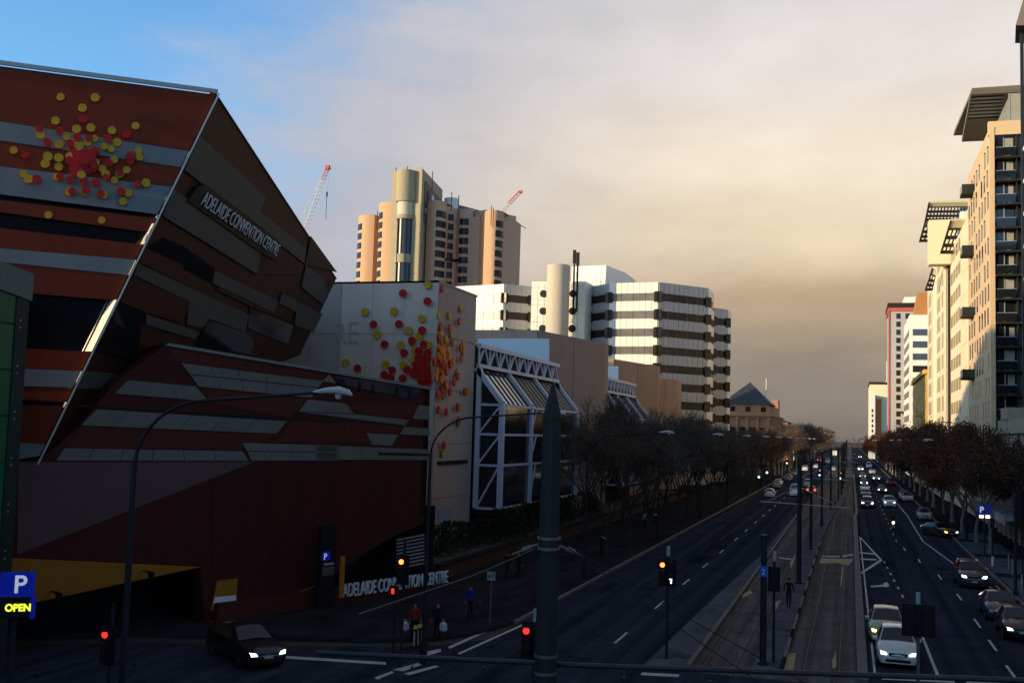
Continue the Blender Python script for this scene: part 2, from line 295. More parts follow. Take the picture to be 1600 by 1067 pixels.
# tilted wing: solid behind the two faces
def aL(y): return onN(0, y, Bp, An)
far_t, far_b = onN(527, 435, Bp, Bn), onN(470, 555, Bp, Bn)
lt = Tp - Ad*30; lb = V((lt.x, lt.y, 3.0))
inn = -An*.5 - Bn*.3
base_b = Bp + (Bp-Tp).normalized()*.3
core = MB()
back = V((-24, 26, 0))
pA = [lt, Tp, base_b, lb]; pA = [p + inn for p in pA]
fb0 = onN(262, 640, Bp, Bn)
pB = [Tp + inn, far_t + inn, far_b + inn, fb0 + inn, base_b + inn]
core.add(pA + [p+Bd*20+V((-9, 0, 0)) for p in pA], [(0, 1, 2, 3), (7, 6, 5, 4), (0, 4, 5, 1), (3, 2, 6, 7), (0, 3, 7, 4)])
core.add(pB + [p+V((-14, 0, -.5)) for p in pB], [(0, 1, 2, 3, 4), (9, 8, 7, 6, 5), (0, 5, 6, 1), (1, 6, 7, 2), (2, 7, 8, 3), (3, 8, 9, 4), (4, 9, 5, 0)])
core.build('wing_core', DARK, acc)
rf_in = V((0, 0, -.05))
MB().add([lt+rf_in, Tp+rf_in, far_t+rf_in, far_t+V((-40, -2, 0)), lt+V((-10, 30, 0))], [(0, 1, 2, 3, 4)]).build('roof', ALU, acc)
def edge_x(y): return 340 - 278*(y-147)/568
def stripe(name, yl0, yr0, yl1, yr1, m, th=.0):
    # horizontal strip on face A, cut into sheets with open joints; y given at the left picture edge and at the prow
    q = [onN(0, yl0, Bp, An), onN(edge_x(yr0)-1.2, yr0, Bp, An), onN(edge_x(yr1)-1.2, yr1, Bp, An), onN(0, yl1, Bp, An)]
    q[0] = q[0] + (q[0]-q[1]).normalized()*14; q[3] = q[3] + (q[3]-q[2]).normalized()*14
    n = 5; cuts = [0, .6, 1]
    for a, b in zip(cuts[:-1], cuts[1:]):
        b2 = b-.0014
        MB().prism([q[0].lerp(q[1], a)-An*.25, q[0].lerp(q[1], b2)-An*.25, q[3].lerp(q[2], b2)-An*.25, q[3].lerp(q[2], a)-An*.25], An*(.25+th)).build(name, m, acc)
BAND = mat('black band glazing', (.006, .006, .008), .35, var=.2, spec=.08)
P_, WI = 'cladding_panel', 'window_band'
for nm, a, b, c, d, m, th in [(P_, 106, 149.5, 189.6, 236, RED, .02), (P_, 190.4, 236.8, 220.2, 262, GRY, .05), (P_, 221, 262.8, 259.6, 291.6, RED, .02), (P_, 260.4, 292.4, 304, 335, GRY, .05),
        (WI, 304.5, 335.5, 312, 341, BAND, -.22), (P_, 312.5, 341.5, 331.6, 363, RED, .0), (WI, 332, 363.5, 356, 382, BAND, -.23), (P_, 356.5, 382.5, 387.6, 405.6, RED, .02), (P_, 388.2, 406.2, 409.5, 430, GRY, .05),
        (P_, 410, 430.6, 455, 469, RED, .02), (WI, 455.5, 469.5, 542, 549, BAND, -.23), (P_, 542.5, 549.5, 574, 579, RED, .02), (P_, 574.6, 579.6, 602, 605.5, GRY, .05), (P_, 602.6, 606, 623, 628, RED, .02), (WI, 623.5, 628.5, 630, 634, BAND, -.2), (P_, 630.5, 634.5, 690, 693, RED, .01), (P_, 690.5, 693.5, 722, 712, GRY, .04)]:
    stripe(nm, a, b, c, d, m, th)
MB().prism([lt, Tp, Tp+UP*.18, lt+UP*.18], An*.12).build('parapet_cap', ALU, acc)
# prow trim standing proud of the wall, its reveals catch the low sun
pr = [Tp, base_b]
MB().prism([Tp+Ad*.02-An*.05, base_b+Ad*.02-An*.05, base_b+Ad*.10-An*.05, Tp+Ad*.10-An*.05], An*.16).build('prow_trim', TRIM, acc)
for y0, y1, wd in ((237, 262, .10), (292, 320, .12), (336, 341, .18), (350, 382, .28), (407, 430, .14), (469, 549, .40), (580, 605, .14), (628, 636, .2)):
    e0, e1 = onN(edge_x(y0), y0, Bp, An), onN(edge_x(y1), y1, Bp, An)
    MB().add([e0+An*.12, e0-Ad*wd-An*.22, e0-An*.22, e1+An*.12, e1-Ad*wd-An*.22, e1-An*.22], [(0, 1, 2), (3, 5, 4), (0, 3, 4, 1), (1, 4, 5, 2), (0, 2, 5, 3)]).build('prow_reveal', TRIM, acc)
# face B, leaning over the street
def z2(l): return [(250+x/3.557, 130+y/3.557) for x, y in l]
def z4(l): return [(100+x/3.0475, 380+y/3.0475) for x, y in l]
def z5(l): return [(440+x/3.334, 420+y/3.334) for x, y in l]
MB().prism([Tp-Bn*.06, far_t-Bn*.06, far_b-Bn*.06, fb0-Bn*.06, base_b-Bn*.06], -Bn*.3).build('leaning_wall', mat('umber panels', (.050, .013, .009), .6, var=.25, scale=.3), acc)  # red-brown wall colour darkened to carry the deeper shadow of this face
BROWN = MATS['umber panels']
def pb(px, m, th=.04, name=P_): slab(name, px, Bp-Bn*.05, Bn, .05+th, m, acc)
GRB = mat('grey panels shaded side', (.080, .082, .080), .6, var=.15, scale=.5)  # darker copy of the grey panels, this face's shadow put into the colour
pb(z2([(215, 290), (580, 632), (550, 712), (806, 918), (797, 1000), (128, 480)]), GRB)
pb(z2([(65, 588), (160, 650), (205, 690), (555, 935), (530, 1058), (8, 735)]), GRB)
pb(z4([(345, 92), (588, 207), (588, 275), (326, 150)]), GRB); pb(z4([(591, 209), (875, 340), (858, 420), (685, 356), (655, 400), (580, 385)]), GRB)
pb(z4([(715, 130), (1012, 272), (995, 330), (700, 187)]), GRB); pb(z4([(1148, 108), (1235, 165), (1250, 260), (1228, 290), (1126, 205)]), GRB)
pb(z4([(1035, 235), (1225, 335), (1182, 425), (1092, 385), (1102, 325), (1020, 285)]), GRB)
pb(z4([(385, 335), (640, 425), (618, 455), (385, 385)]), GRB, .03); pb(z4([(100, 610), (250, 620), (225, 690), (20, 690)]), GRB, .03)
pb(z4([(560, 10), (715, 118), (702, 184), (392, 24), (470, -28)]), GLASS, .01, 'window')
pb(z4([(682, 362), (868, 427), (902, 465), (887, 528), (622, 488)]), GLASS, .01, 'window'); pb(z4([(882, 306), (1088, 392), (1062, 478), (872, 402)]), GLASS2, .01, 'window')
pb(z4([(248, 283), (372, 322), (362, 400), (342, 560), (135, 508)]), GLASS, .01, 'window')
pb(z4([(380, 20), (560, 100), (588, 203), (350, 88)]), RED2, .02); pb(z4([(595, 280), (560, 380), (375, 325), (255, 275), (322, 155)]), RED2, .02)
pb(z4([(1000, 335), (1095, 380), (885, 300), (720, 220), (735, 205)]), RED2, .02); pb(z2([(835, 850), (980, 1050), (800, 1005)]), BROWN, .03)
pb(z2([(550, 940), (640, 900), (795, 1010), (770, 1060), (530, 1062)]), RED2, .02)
bk = slab('sign_backing', z2([(190, 575), (235, 555), (560, 800), (655, 880), (640, 985), (560, 945), (140, 650)]), Bp-Bn*.05, Bn, .16, BLACK, acc)
s0, s1 = onN(308.5, 318, Bp, Bn), onN(428, 399, Bp, Bn)
sux = (s1-s0).normalized(); suy = Bn.cross(sux); h0 = (onN(314, 297, Bp, Bn)-s0).dot(suy)
slen = (s1-s0).length
t_ = text('sign_letters', 'ADELAIDE CONVENTION CENTRE', h0*1.6, SIGNW, acc, s0 + Bn*.16, sux, suy, .02, bold=-.012)
mxl = max((V(v.co)-s0).dot(sux) for v in t_.data.vertices)
for v in t_.data.vertices:
    d = (V(v.co)-s0).dot(sux); v.co = V(v.co) + sux*(d*slen/mxl - d)
# base volume along the street
def w_(px): return [onN(x, y, Wa, Wn) for x, y in px]
outline = [(20, 722), (62, 719), (126, 664), (180, 597), (261, 537), (672, 606), (664, 817), (618, 836), (534, 877), (498, 914), (320, 975), (313, 884), (21, 870)]
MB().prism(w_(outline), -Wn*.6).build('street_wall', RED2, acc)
pts = w_(outline[4:7]); ptl = w_([(20, 722)])[0]
top = [onN(261, 537, Wa, Wn), onN(672, 606, Wa, Wn)]
MB().add([top[0]-Wn*.3, top[1]-Wn*.3, top[1]-Wn*12+V((0, 3, 0)), top[0]-Wn*12+V((0, 6, 0))], [(0, 1, 2, 3)]).build('terrace', PAVE, acc)
e_r = [onN(672, 606, Wa, Wn), onN(664, 817, Wa, Wn), onN(664, 920, Wa, Wn)]
MB().prism([e_r[0], V((e_r[0].x, e_r[0].y, 4.5)), V((e_r[0].x, e_r[0].y, 4.5))-Wn*13, e_r[0]-Wn*13], -Wd*.5).build('end_wall', RED2, acc)
MB().prism(w_([(261, 536), (672, 605), (672, 609), (258, 540)]), Wn*.12).build('coping', GRY, acc)
def pw(px, m=None, th=.05, name=P_): return slab(name, px, Wa, Wn, th, m or GRW, acc)
GRW = mat('stone grey panels', (.16, .155, .14), .65, var=.15, scale=.5)
REDW = mat('brick red panels', (.095, .018, .013), .65, var=.2, scale=.4)
def split(px4, n, m, th=.05):
    a, b, c, d = [V((*p, 0)) for p in px4]
    for i in range(n):
        u0, u1 = i/n, (i+1)/n-.004
        pw([tuple(a.lerp(b, u0)[:2]), tuple(a.lerp(b, u1)[:2]), tuple(d.lerp(c, u1)[:2]), tuple(d.lerp(c, u0)[:2])], m, th)
split(z4([(555, 570), (1235, 656), (1210, 686), (596, 622)]), 5, GRW); split(z4([(598, 626), (1208, 690), (1178, 736), (640, 682)]), 5, GRW)
split(z4([(305, 652), (625, 682), (688, 752), (240, 715)]), 3, GRW); split(z4([(155, 790), (1062, 848), (1012, 906), (80, 866)]), 6, GRW)
split(z4([(0, 975), (850, 990), (880, 1034), (-40, 1034)]), 6, GRW); split(z4([(845, 950), (1300, 962), (1300, 992), (870, 988)]), 4, GRW); split(z4([(872, 992), (1300, 996), (1300, 1034), (892, 1034)]), 4, GRW)
pw(z5([(245, 550), (280, 597), (210, 585)])); split(z5([(135, 680), (335, 702), (375, 752), (90, 742)]), 3, GRW); split(z5([(88, 745), (378, 757), (660, 785), (640, 815)]), 2, GRW)
pw(z5([(715, 710), (768, 716), (768, 785), (680, 780)])); pw(z5([(440, 855), (605, 863), (570, 922), (470, 915)])); pw(z5([(640, 822), (768, 832), (768, 868), (615, 862)]))
split(z5([(180, 918), (768, 940), (768, 995), (180, 993)]), 5, GRW)
# red upper fields between the grey ones
split(z4([(490, 486), (1240, 610), (1232, 652), (530, 560)]), 6, REDW, .02); split(z5([(340, 705), (712, 712), (676, 778), (385, 752)]), 3, REDW, .02)
split(z5([(60, 782), (410, 812), (470, 912), (-30, 905)]), 4, REDW, .02); split(z5([(415, 808), (636, 820), (600, 860), (435, 850)]), 2, REDW, .02)
split(z4([(660, 690), (1165, 742), (1075, 830), (705, 760)]), 4, REDW, .02); split(z4([(85, 872), (1005, 912), (850, 985), (0, 970)]), 6, REDW, .02)
pw(z4([(60, 768), (1300, 846), (1300, 856), (60, 778)]), BLACK, .03, 'shadow_gap'); pw(z5([(280, 557), (728, 622), (690, 680), (300, 600)]), GLASS2, .03, 'window')
for x0, x1, y0 in ((300, 325, 572), (400, 412, 588), (470, 480, 598), (595, 603, 615), (660, 668, 624)):
    pw(z5([(x0, y0), (x1, y0+3), (x1-4, y0+50), (x0-2, y0+40)]), BLACK, .08, 'mullion')
pw(z5([(500, 955), (762, 962), (762, 972), (500, 968)]), BLACK, .08, 'louvre_slot')
split([(28, 722), (400, 721), (210, 794), (26, 866)], 1, MAUV, .03)
pw([(20, 871), (313, 885), (56, 940), (0, 905)], YEL, .05)
for i in range(7):   # maroon lower field as tall sheets
    x0 = 330+i*46; x1 = x0+45.6; yb = lambda x: 975-(x-320)*.343 if x < 498 else 914-(x-498)*.63 if x < 620 else 838-(x-620)*.48
    xr = min(x1, 662); yt0 = 752-(x0-320)*.34 if x0 < 400 else 723; yt1 = 752-(xr-320)*.34 if xr < 400 else 723
    pw([(x0, yt0+2), (xr, yt1+2), (xr, yb(xr)-4), (x0, yb(x0)-4)], RED2, .025)
# recessed undercroft, glass line and lettering on the low wall
MB().prism(w_([(0, 872), (680, 800), (680, 950), (0, 1120)]), Wn*.2).build('undercroft_glass', GLASS, acc).location = -Wn*3.5
text('sign_letters', 'ADELAIDE CONVENTION CENTRE', .0+1.05, SIGNW, acc, onN(535, 933, Wa+Wn*.6, Wn), Wd, UP, .05, .545)
lw = [onN(x, y, Wa+Wn*.4, Wn) for x, y in [(340, 965), (652, 915)]]
MB().prism([V((lw[0].x, lw[0].y, .1)), V((lw[1].x, lw[1].y, .1)), V((lw[1].x, lw[1].y, 1.0)), V((lw[0].x, lw[0].y, 1.0))], -Wn*.3).build('low_wall', REDW, acc)
MB().bar(onN(322, 972, Wa, Wn)+Wn*.1, onN(500, 912, Wa, Wn)+Wn*.1, .06).build('handrail', YEL, acc)
pw([(338, 907), (369, 903), (366, 949), (328, 953)], YEL, .12, 'notice_board')
pw([(333, 932), (366, 929), (366, 938), (331, 942)], SIGNW, .14, 'notice_strip')
for x, y in ((88, 925), (232, 893)):
    p = onN(x, y, Wa+Wn*.5, Wn); MB().bar(p-Wn*.4, p, .06).tube([p, p+Wn*.25-UP*.12], [.06, .16], 10).build('flood_light', BLACK, acc)
# louvre screen by the entrance
for i in range(9):
    pw([(619, 842+i*5.5), (662, 834+i*5.5), (661, 836.5+i*5.5), (619, 844.5+i*5.5)], ALU, .08, 'louvre')
MB().prism([V((-29.8, 62, .1)), V((-24.6, 63.5, .1)), V((-24.6, 63.5, 5)), V((-29.8, 62, 5))], (0, .2, 0)).build('entrance_screen', DARK, acc)
# starburst of discs on face A
random.seed(21)
def disc_mesh(name, r, th, n=10):
    return MB().tube([(0, 0, 0), (0, 0, th)], [r, r], n).mesh(name)
dA, dB2 = disc_mesh('disc', .21, .07), disc_mesh('disc', .32, .12)
DN = [0]
def disc(px, plane, n, m, me, parent, stand=.05, sc_=1.0):
    o = bpy.data.objects.new('disc', me); COL.objects.link(o)
    if not me.materials: me.materials.append(None)
    o.material_slots[0].link = 'OBJECT'; o.material_slots[0].material = m
    o.parent = parent; o.matrix_parent_inverse = Matrix.Translation(parent.location).inverted()
    DN[0] += 1; stand += (DN[0] % 89)*.0011
    o.location = onN(*px, plane, n) + n*stand; o.rotation_euler = n.to_track_quat('Z', 'Y').to_euler(); o.scale = (sc_, sc_, 1)
    return o
yl = [(95,153),(149,154),(129,170),(87,190),(212,198),(120,203),(142,201),(175,205),(64,212),(104,215),(148,218),(137,224),(117,221),(163,230),(183,224),(216,237),(218,247),(22,236),(75,246),(71,257),(92,248),(93,227),(174,234),(178,251),(92,262),(37,273),(45,281),(90,278),(198,267),(165,273),(179,283),(228,287),(200,303),(192,316),(108,301),(162,306),(76,337),(159,345),(133,301),(160,265),(187,273)]
rd = [(62,203),(75,225),(130,188),(93,206),(168,218),(198,212),(121,217),(139,217),(110,226),(203,245),(204,254),(170,257),(58,282),(94,278),(113,301),(134,299),(157,304),(189,301),(214,289),(187,272),(166,279),(150,287),(131,285),(40,244),(110,283)]
for p in yl: disc(p, Bp, An, YDISC, dA, acc, .10, random.uniform(.75, .95))
for p in rd: disc(p, Bp, An, RDISC, dA, acc, .16, random.uniform(.7, .9))
for k in range(70):
    a, r = random.uniform(0, 6.28), 24*random.random()**.8
    disc((128+r*math.cos(a)*1.05, 252+r*math.sin(a)), Bp, An, RDISC if r < 17 or k % 3 else (ODISC if k % 2 else YDISC), dA, acc, .10+.10*random.random(), random.uniform(.6, .95))
# ------------------------------------------------------------------ beige block with the second starburst
BEI = mat('beige precast', (.74, .57, .47), .75, var=.14, scale=.3, streak=True); BEI2 = mat('fawn precast', (.47, .39, .33), .75, var=.14, scale=.3, streak=True); PINK = mat('pinkish precast', (.52, .37, .30), .75, var=.14, scale=.3, streak=True)
bb = thing('precast_hall', 'pale precast block with red and yellow disc starburst wrapping its corner', 'building', (-30.5, 78, 0))
MB().box(-52, -30.6, 78.1, 87, 0, 21.0).build('hall_body', BEI2, bb)
MB().box(-52, -30.45, 78, 87.1, 21.0, 21.16).build('coping', BEI2, bb)
for j in range(5):
    for i in range(4): MB().box(-33.3-i*2.7, -30.6-i*2.7-.03 if i else -30.5, 78, 78.1, .2+j*4.2, .2+j*4.2+4.16).build('precast_panel', BEI if (i < 3) else BEI2, bb)
    for i in range(2): MB().box(-30.6, -30.5, 78.02+i*4.45, 78.02+i*4.45+4.42, .2+j*4.2, .2+j*4.2+4.16).build('precast_panel', PINK if i == 0 else BEI2, bb)
text('faded_letters', 'RE', 2.6, mat('faded letters', (.50, .39, .325), .8, var=.05), bb, onY(519, 537, 77.99), (1, 0, 0), UP, .02, .8)
MB().box(-30.5, -30.3, 79, 85.5, 7.0, 7.25).build('ledge', BLACK, bb)
MB().box(-30.5, -30.42, 79.6, 82.6, 1.0, 3.6).build('poster_panel', mat('faded poster', (.33, .36, .42), .7, var=.35, scale=2.5), bb)
z5c = lambda x, y: (440+x/3.334, 420+y/3.334)
plF, nF, plS, nS = V((0, 78, 0)), V((0, -1, 0)), V((-30.5, 0, 0)), V((1, 0, 0))
for x, y in [(765,85),(440,225),(590,222),(735,260),(668,323),(722,350),(503,343),(690,385),(625,400),(338,490),(548,500),(640,500),(770,400),(700,430),(745,455),(715,470),(690,480),(760,490)]: disc(z5c(x, y), plF, nF, YDISC, dB2, bb, .08)
for x, y in [(640,130),(768,172),(487,292),(620,290),(740,322),(687,375),(748,395),(545,395),(647,440),(723,430),(722,468),(663,525),(405,520),(585,530),(543,553),(577,570),(640,572),(695,548),(770,440),(768,470),(720,510),(745,530),(725,560),(735,590),(765,545),(770,590),(748,500),(705,525)]: disc(z5c(x, y), plF, nF, RDISC, dB2, bb, .2)
for x, y in [(755,470),(735,500),(765,515),(750,570),(710,500),(770,560),(730,480)]: disc(z5c(x, y), plF, nF, RDISC, dB2, bb, .3)
for x, y in [(865,243),(926,207),(805,350),(848,368),(876,340),(940,395),(940,430),(865,470),(908,540),(850,600),(960,635),(918,720),(915,800),(830,960),(805,410),(820,330),(870,500),(808,238),(860,425)]: disc(z5c(x, y), plS, nS, YDISC, dB2, bb, .08)
for x, y in [(817,105),(908,275),(810,302),(858,308),(815,378),(870,385),(915,412),(918,470),(862,500),(900,560),(880,590),(840,600),(822,660),(795,650),(858,640),(935,640),(898,718),(797,735),(838,745),(900,790),(825,918),(808,450),(830,420),(845,450)]: disc(z5c(x, y), plS, nS, RDISC, dB2, bb, .2)
random.seed(9)
for k in range(44): disc(z5c(815+random.gauss(0, 18), 485+random.gauss(0, 55)), plS, nS, ODISC if k % 3 else RDISC, dB2, bb, .1+.25*random.random())
# ------------------------------------------------------------------ glazed truss bays and brown blocks
TRUS = mat('white steelwork', (.60, .62, .72), .45, var=.1)
PALE = mat('pale sky reflection panel', (.68, .76, .82), .35, var=.06, scale=.2)  # pale blue colour stands in for sky reflected in the glazing
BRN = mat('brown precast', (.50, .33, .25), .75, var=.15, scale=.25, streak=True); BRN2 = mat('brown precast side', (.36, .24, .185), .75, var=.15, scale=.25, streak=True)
RIBS = mat('ribbed roof metal', (.10, .085, .07), .5, .3, var=.3, scale=.6)
def bay(y0, y1, label, full=True):
    t = thing('glazed_bay', label, 'glazed hall', (-28, y0, 0), 'glazed exhibition hall bays')
    xb, xf, zt, ze, zb = -30.5, -28.1, 15.0, 12.05, 3.2
    MB().box(xb-6, xb-.3, y0, y1, 0, 17).build('hall_wall', DARK, t)
    tr = MB(); tr.bar((xb+.2, y0, 16.9), (xb+.2, y1, 16.9), .35); tr.bar((xb+.2, y0, 15.2), (xb+.2, y1, 15.2), .3); tr.build('truss_chord', TRUS, t)
    n = 9; st = (y1-y0)/n
    for i in range(n):
        MB().bar((xb+.2, y0+i*st, 15.2), (xb+.2, y0+(i+.5)*st, 16.9), .16).bar((xb+.2, y0+(i+.5)*st, 16.9), (xb+.2, y0+(i+1)*st, 15.2), .16).build('truss_brace', TRUS, t)
        MB().bar((xb+.25, y0+i*st, 15.2), (xb+.25, y0+i*st, 16.9), .13).build('truss_post', TRUS, t)
    m = 3; sp = (y1-y0-.4)/m
    yb0 = y0-8.0 if full else y0
    for i in range(m+1):
        y = y0+.2+i*sp
        MB().bar((xb, y, zt), (xf, y, ze), .42).build('rafter', TRUS, t)
        MB().bar((xf, y, ze), (xf, y, zb), .42).build('column', TRUS, t)
        if i in (0, m): MB().bar((xb+.3, y, zt), (xb+.3, y, zb), .42).build('column', TRUS, t)
    for i in range(m):
        ya, yc = y0+.2+i*sp, y0+.2+(i+1)*sp
        MB().prism([(xb, ya+.2, zt-.12), (xf, ya+.2, ze-.12), (xf, yc-.2, ze-.12), (xb, yc-.2, zt-.12)], (0, 0, -.06)).build('roof_glazing', GLASS2 if i == 0 else RIBS, t)
        for k in range(6):
            yy = ya+.2+(yc-ya-.4)*(k+.5)/6
            MB().bar((xb, yy, zt-.06), (xf, yy, ze-.06), .10, .08).build('roof_rib', RIBS, t)
        MB().box(xf-.12, xf-.06, ya+.2, yc-.2, zb, ze).build('wall_glazing', GLASS, t)
        for z in (zb+.0, 6.8, 9.4, 11.9): MB().bar((xf, ya, z), (xf, yc, z), .2).build('rail', TRUS, t)
    # end frame facing the street corner
    for z in (zb, 6.8, 9.4, 11.9): MB().bar((xb+.3, y0+.2, z), (xf, y0+.2, z), .2).build('rail', TRUS, t)
    for a, b in ((zb, 6.8), (6.8, 9.4), (9.4, 11.9)): MB().bar((xb+.4, y0+.2, a+.1), (xf-.1, y0+.2, b), .15).build('diagonal', TRUS, t); MB().bar((xf, y0+sp+.2, a), (xf, y0+sp+2.2, b), .13).build('diagonal', TRUS, t)
    MB().prism([(xb+.3, y0+.26, zb), (xf, y0+.26, zb), (xf, y0+.26, ze), (xb+.3, y0+.26, zt)], (0, .05, 0)).build('end_glazing', GLASS, t)
    MB().box(xb-1, xf, y0+.3, y1, zb-.5, zb-.12).build('floor_edge', BLACK, t)
    return t
bay(87.3, 113.8, 'nearest glazed hall bay with white steel truss and sloping roof beside the disc starburst block')
bay(138.5, 158, 'second glazed hall bay with white truss seen between the brown blocks', False)
def block(y0, y1, xw, zt, label, chamf=5):
    t = thing('precast_block', label, 'building', (-30, y0, 0), 'brown precast blocks')
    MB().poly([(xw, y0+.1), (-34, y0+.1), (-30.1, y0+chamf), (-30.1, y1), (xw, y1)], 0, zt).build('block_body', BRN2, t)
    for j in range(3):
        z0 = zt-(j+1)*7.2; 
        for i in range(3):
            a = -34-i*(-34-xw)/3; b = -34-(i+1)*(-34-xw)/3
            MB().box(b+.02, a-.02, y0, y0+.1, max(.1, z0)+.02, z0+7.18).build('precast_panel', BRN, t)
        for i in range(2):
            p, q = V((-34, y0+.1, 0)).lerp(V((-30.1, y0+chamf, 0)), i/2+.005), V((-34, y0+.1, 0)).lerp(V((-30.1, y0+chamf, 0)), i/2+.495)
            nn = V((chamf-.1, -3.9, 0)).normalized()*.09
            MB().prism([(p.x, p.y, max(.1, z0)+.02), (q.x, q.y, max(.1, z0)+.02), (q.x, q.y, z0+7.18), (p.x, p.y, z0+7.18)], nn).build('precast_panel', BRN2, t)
    return t
b1 = block(118, 138, -60, 21.2, 'brown precast block behind the nearest white truss bay', 18)
MB().prism([onY(x, y, 117.9) for x, y in [(746, 529), (858, 529), (858, 600), (746, 560)]], (0, .08, 0)).build('pale_panel', PALE, b1)
b2 = block(160, 178, -60, 20.9, 'smaller brown precast block in front of the white banded office', 16)
MB().prism([onY(x, y, 159.9) for x, y in [(940, 572), (966, 572), (966, 605), (940, 603)]], (0, .08, 0)).build('pale_panel', PALE, b2)
block(190, 202, -50, 19.8, 'farthest brown precast block half hidden by the street trees', 8)
# low planted terrace and steps in front of the halls
pt = thing('planter_wall', 'long low red brick planter wall along the shaded footpath', 'wall', (-24, 70, 0))
MB().box(-25.4, -25.0, 66, 175, .1, 1.0).build('wall', mat('dark brick', (.075, .035, .026), .8, var=.25, scale=2), pt)
MB().box(-25.5, -24.9, 66, 175, 1.0, 1.1).build('coping', PAVE, pt)
MB().box(-30.4, -25.4, 66, 175, .1, .9).build('soil', EARTH, pt)
st = thing('entrance_steps', 'dark steps with sloping handrails at the hall entrance', 'steps', (-26, 66, 0))
for i in range(6): MB().box(-29.5+i*.6, -28.9+i*.6-.01, 63.8, 68, .1, 1.3-i*.2).build('step', PAVE, st)
for y in (64, 66, 68): MB().bar((-29.4, y, 2.3), (-25.6, y, .9), .07).bar((-29.4, y, .5), (-29.4, y, 2.3), .06).bar((-25.6, y, .1), (-25.6, y, .9), .06).build('handrail', mat('copper rail', (.25, .12, .07), .5, var=.1), st)
# green glass kiosk tower at the left picture edge
gk = thing('glass_lift_tower', 'green glass lift tower with pale cap and bolted fins', 'lift tower', (-30, 33, 0))
g0 = onY(47, 440, 34.5); gx = g0.x
MB().box(gx-3.4, gx-.02, 31.6, 33.85, 0, g0.z-.3).build('glass_wall', mat('green glass', (.012, .115, .050), .25, var=.15, scale=.6, spec=.5), gk)
MB().box(gx-.34, gx+.03, 33.86, 34.5, 0, g0.z-.3).build('corner_fin', mat('dark green metal', (.014, .03, .03), .5, var=.2), gk)
MB().prism([(gx-3.6, 31.4, g0.z-.3), (gx+.08, 31.4, g0.z-.3), (gx+.08, 31.4, g0.z+.75), (gx-3.6, 31.4, g0.z+.95)], (0, 3.2, -.45)).build('cap', mat('sage cap', (.16, .17, .14), .6, var=.1), gk)
for j in range(8):
    MB().box(gx-3.4, gx+.0, 31.5, 33.84, 1.0+j*1.75, 1.05+j*1.75).build('glass_joint', BLACK, gk)
    for dz in (-.12, .16): MB().box(gx+.03, gx+.06, 34.05, 34.12, 1.0+j*1.75+dz, 1.06+j*1.75+dz).build('bolt', ALU, gk)
# ------------------------------------------------------------------ far left towers
def vwall(name, a, b, m, parent, zb=0, th=.4):
    """vertical wall between two surveyed top corners a, b"""
    d = (b-a); n = V((d.y, -d.x, 0)).normalized()
    return MB().prism([a, b, V((b.x, b.y, zb)), V((a.x, a.y, zb))], -n*th).build(name, m, parent)
TAN = mat('tan render', (.57, .345, .215), .75, var=.1, scale=.08, streak=True); CONC = mat('tower concrete', (.36, .31, .215), .75, var=.14, scale=.1, streak=True)
TANS = mat('tan render shade copy', (.55, .36, .28), .75, var=.1, scale=.08, streak=True)  # copy of the tan render for shaded bays, shade tone put into the colour
hw = mat('hotel window glass', (.02, .018, .020), .15, var=.2, scale=.5)
hotel = thing('hotel_tower', 'tan hotel tower with rounded bays and tall concrete stair shaft', 'tower', (-122, 310, 0))
def hp(px, py, Y): return onY(px, py, Y)
def windows(parent, a, b, u0, u1, ztop, n, pitch, h, m=hw, name='window', proud=.12, frame=None):
    d = b-a; nn = V((d.y, -d.x, 0)).normalized(); p, q = a.lerp(b, u0), a.lerp(b, u1)
    for i in range(n):
        z1 = ztop-i*pitch; z0 = z1-h
        if z0 < 8: break
        w_o = MB().prism([(p.x, p.y, z0), (q.x, q.y, z0), (q.x, q.y, z1), (p.x, p.y, z1)], nn*proud).build(name, m, parent)
        if frame:
            MB().prism([(p.x, p.y, z0-.25), (q.x, q.y, z0-.25), (q.x, q.y, z0), (p.x, p.y, z0)], nn*(proud+.25)).build('sill', frame, parent)
def rbay(p, q, bul, top, m, parent, nseg=6):
    # rounded bay between plan points p, q bulging outwards by bul
    d = q-p; n = V((d.y, -d.x, 0)).normalized(); pts = [p.lerp(q, k/nseg)+n*bul*math.sin(math.pi*k/nseg) for k in range(nseg+1)]
    back = [q-n*12, p-n*12]
    MB().poly([(a.x, a.y) for a in pts+back], 0, top).build('bay', m, parent, smooth=True)
    return pts
segs = [  # px of left and right top corners, Y, bulge, material, window spans
    ((560.5, 338), (585.5, 338), 313, 311, 1.2, TAN, [(.02, .38)] , -1.5), ((585, 340), (597, 340), 316, 315, .2, TAN, [(.1, .75)], -1.5),
    ((593, 318), (614, 318), 309, 306, 1.2, TAN, [(.04, .5)], -2.0),
    ((668, 316), (698, 317), 305, 308, 2.2, TAN, [(.42, .98)], -2.0),
    ((697, 325), (720, 328), 316, 320, .3, TANS, [(.15, .5), ], -1.0), ((718, 327), (740, 330), 318, 320, 1.0, TANS, [(.05, .75)], -2.0), ((738, 331), (761, 332), 322, 318, .5, TANS, [(.35, .95)], -2.0),
    ((759, 331), (788, 332), 311, 314, 2.0, TAN, [(.48, .92)], -2.0), ((788, 340), (814, 350), 318, 334, .6, TANS, [], 0)]
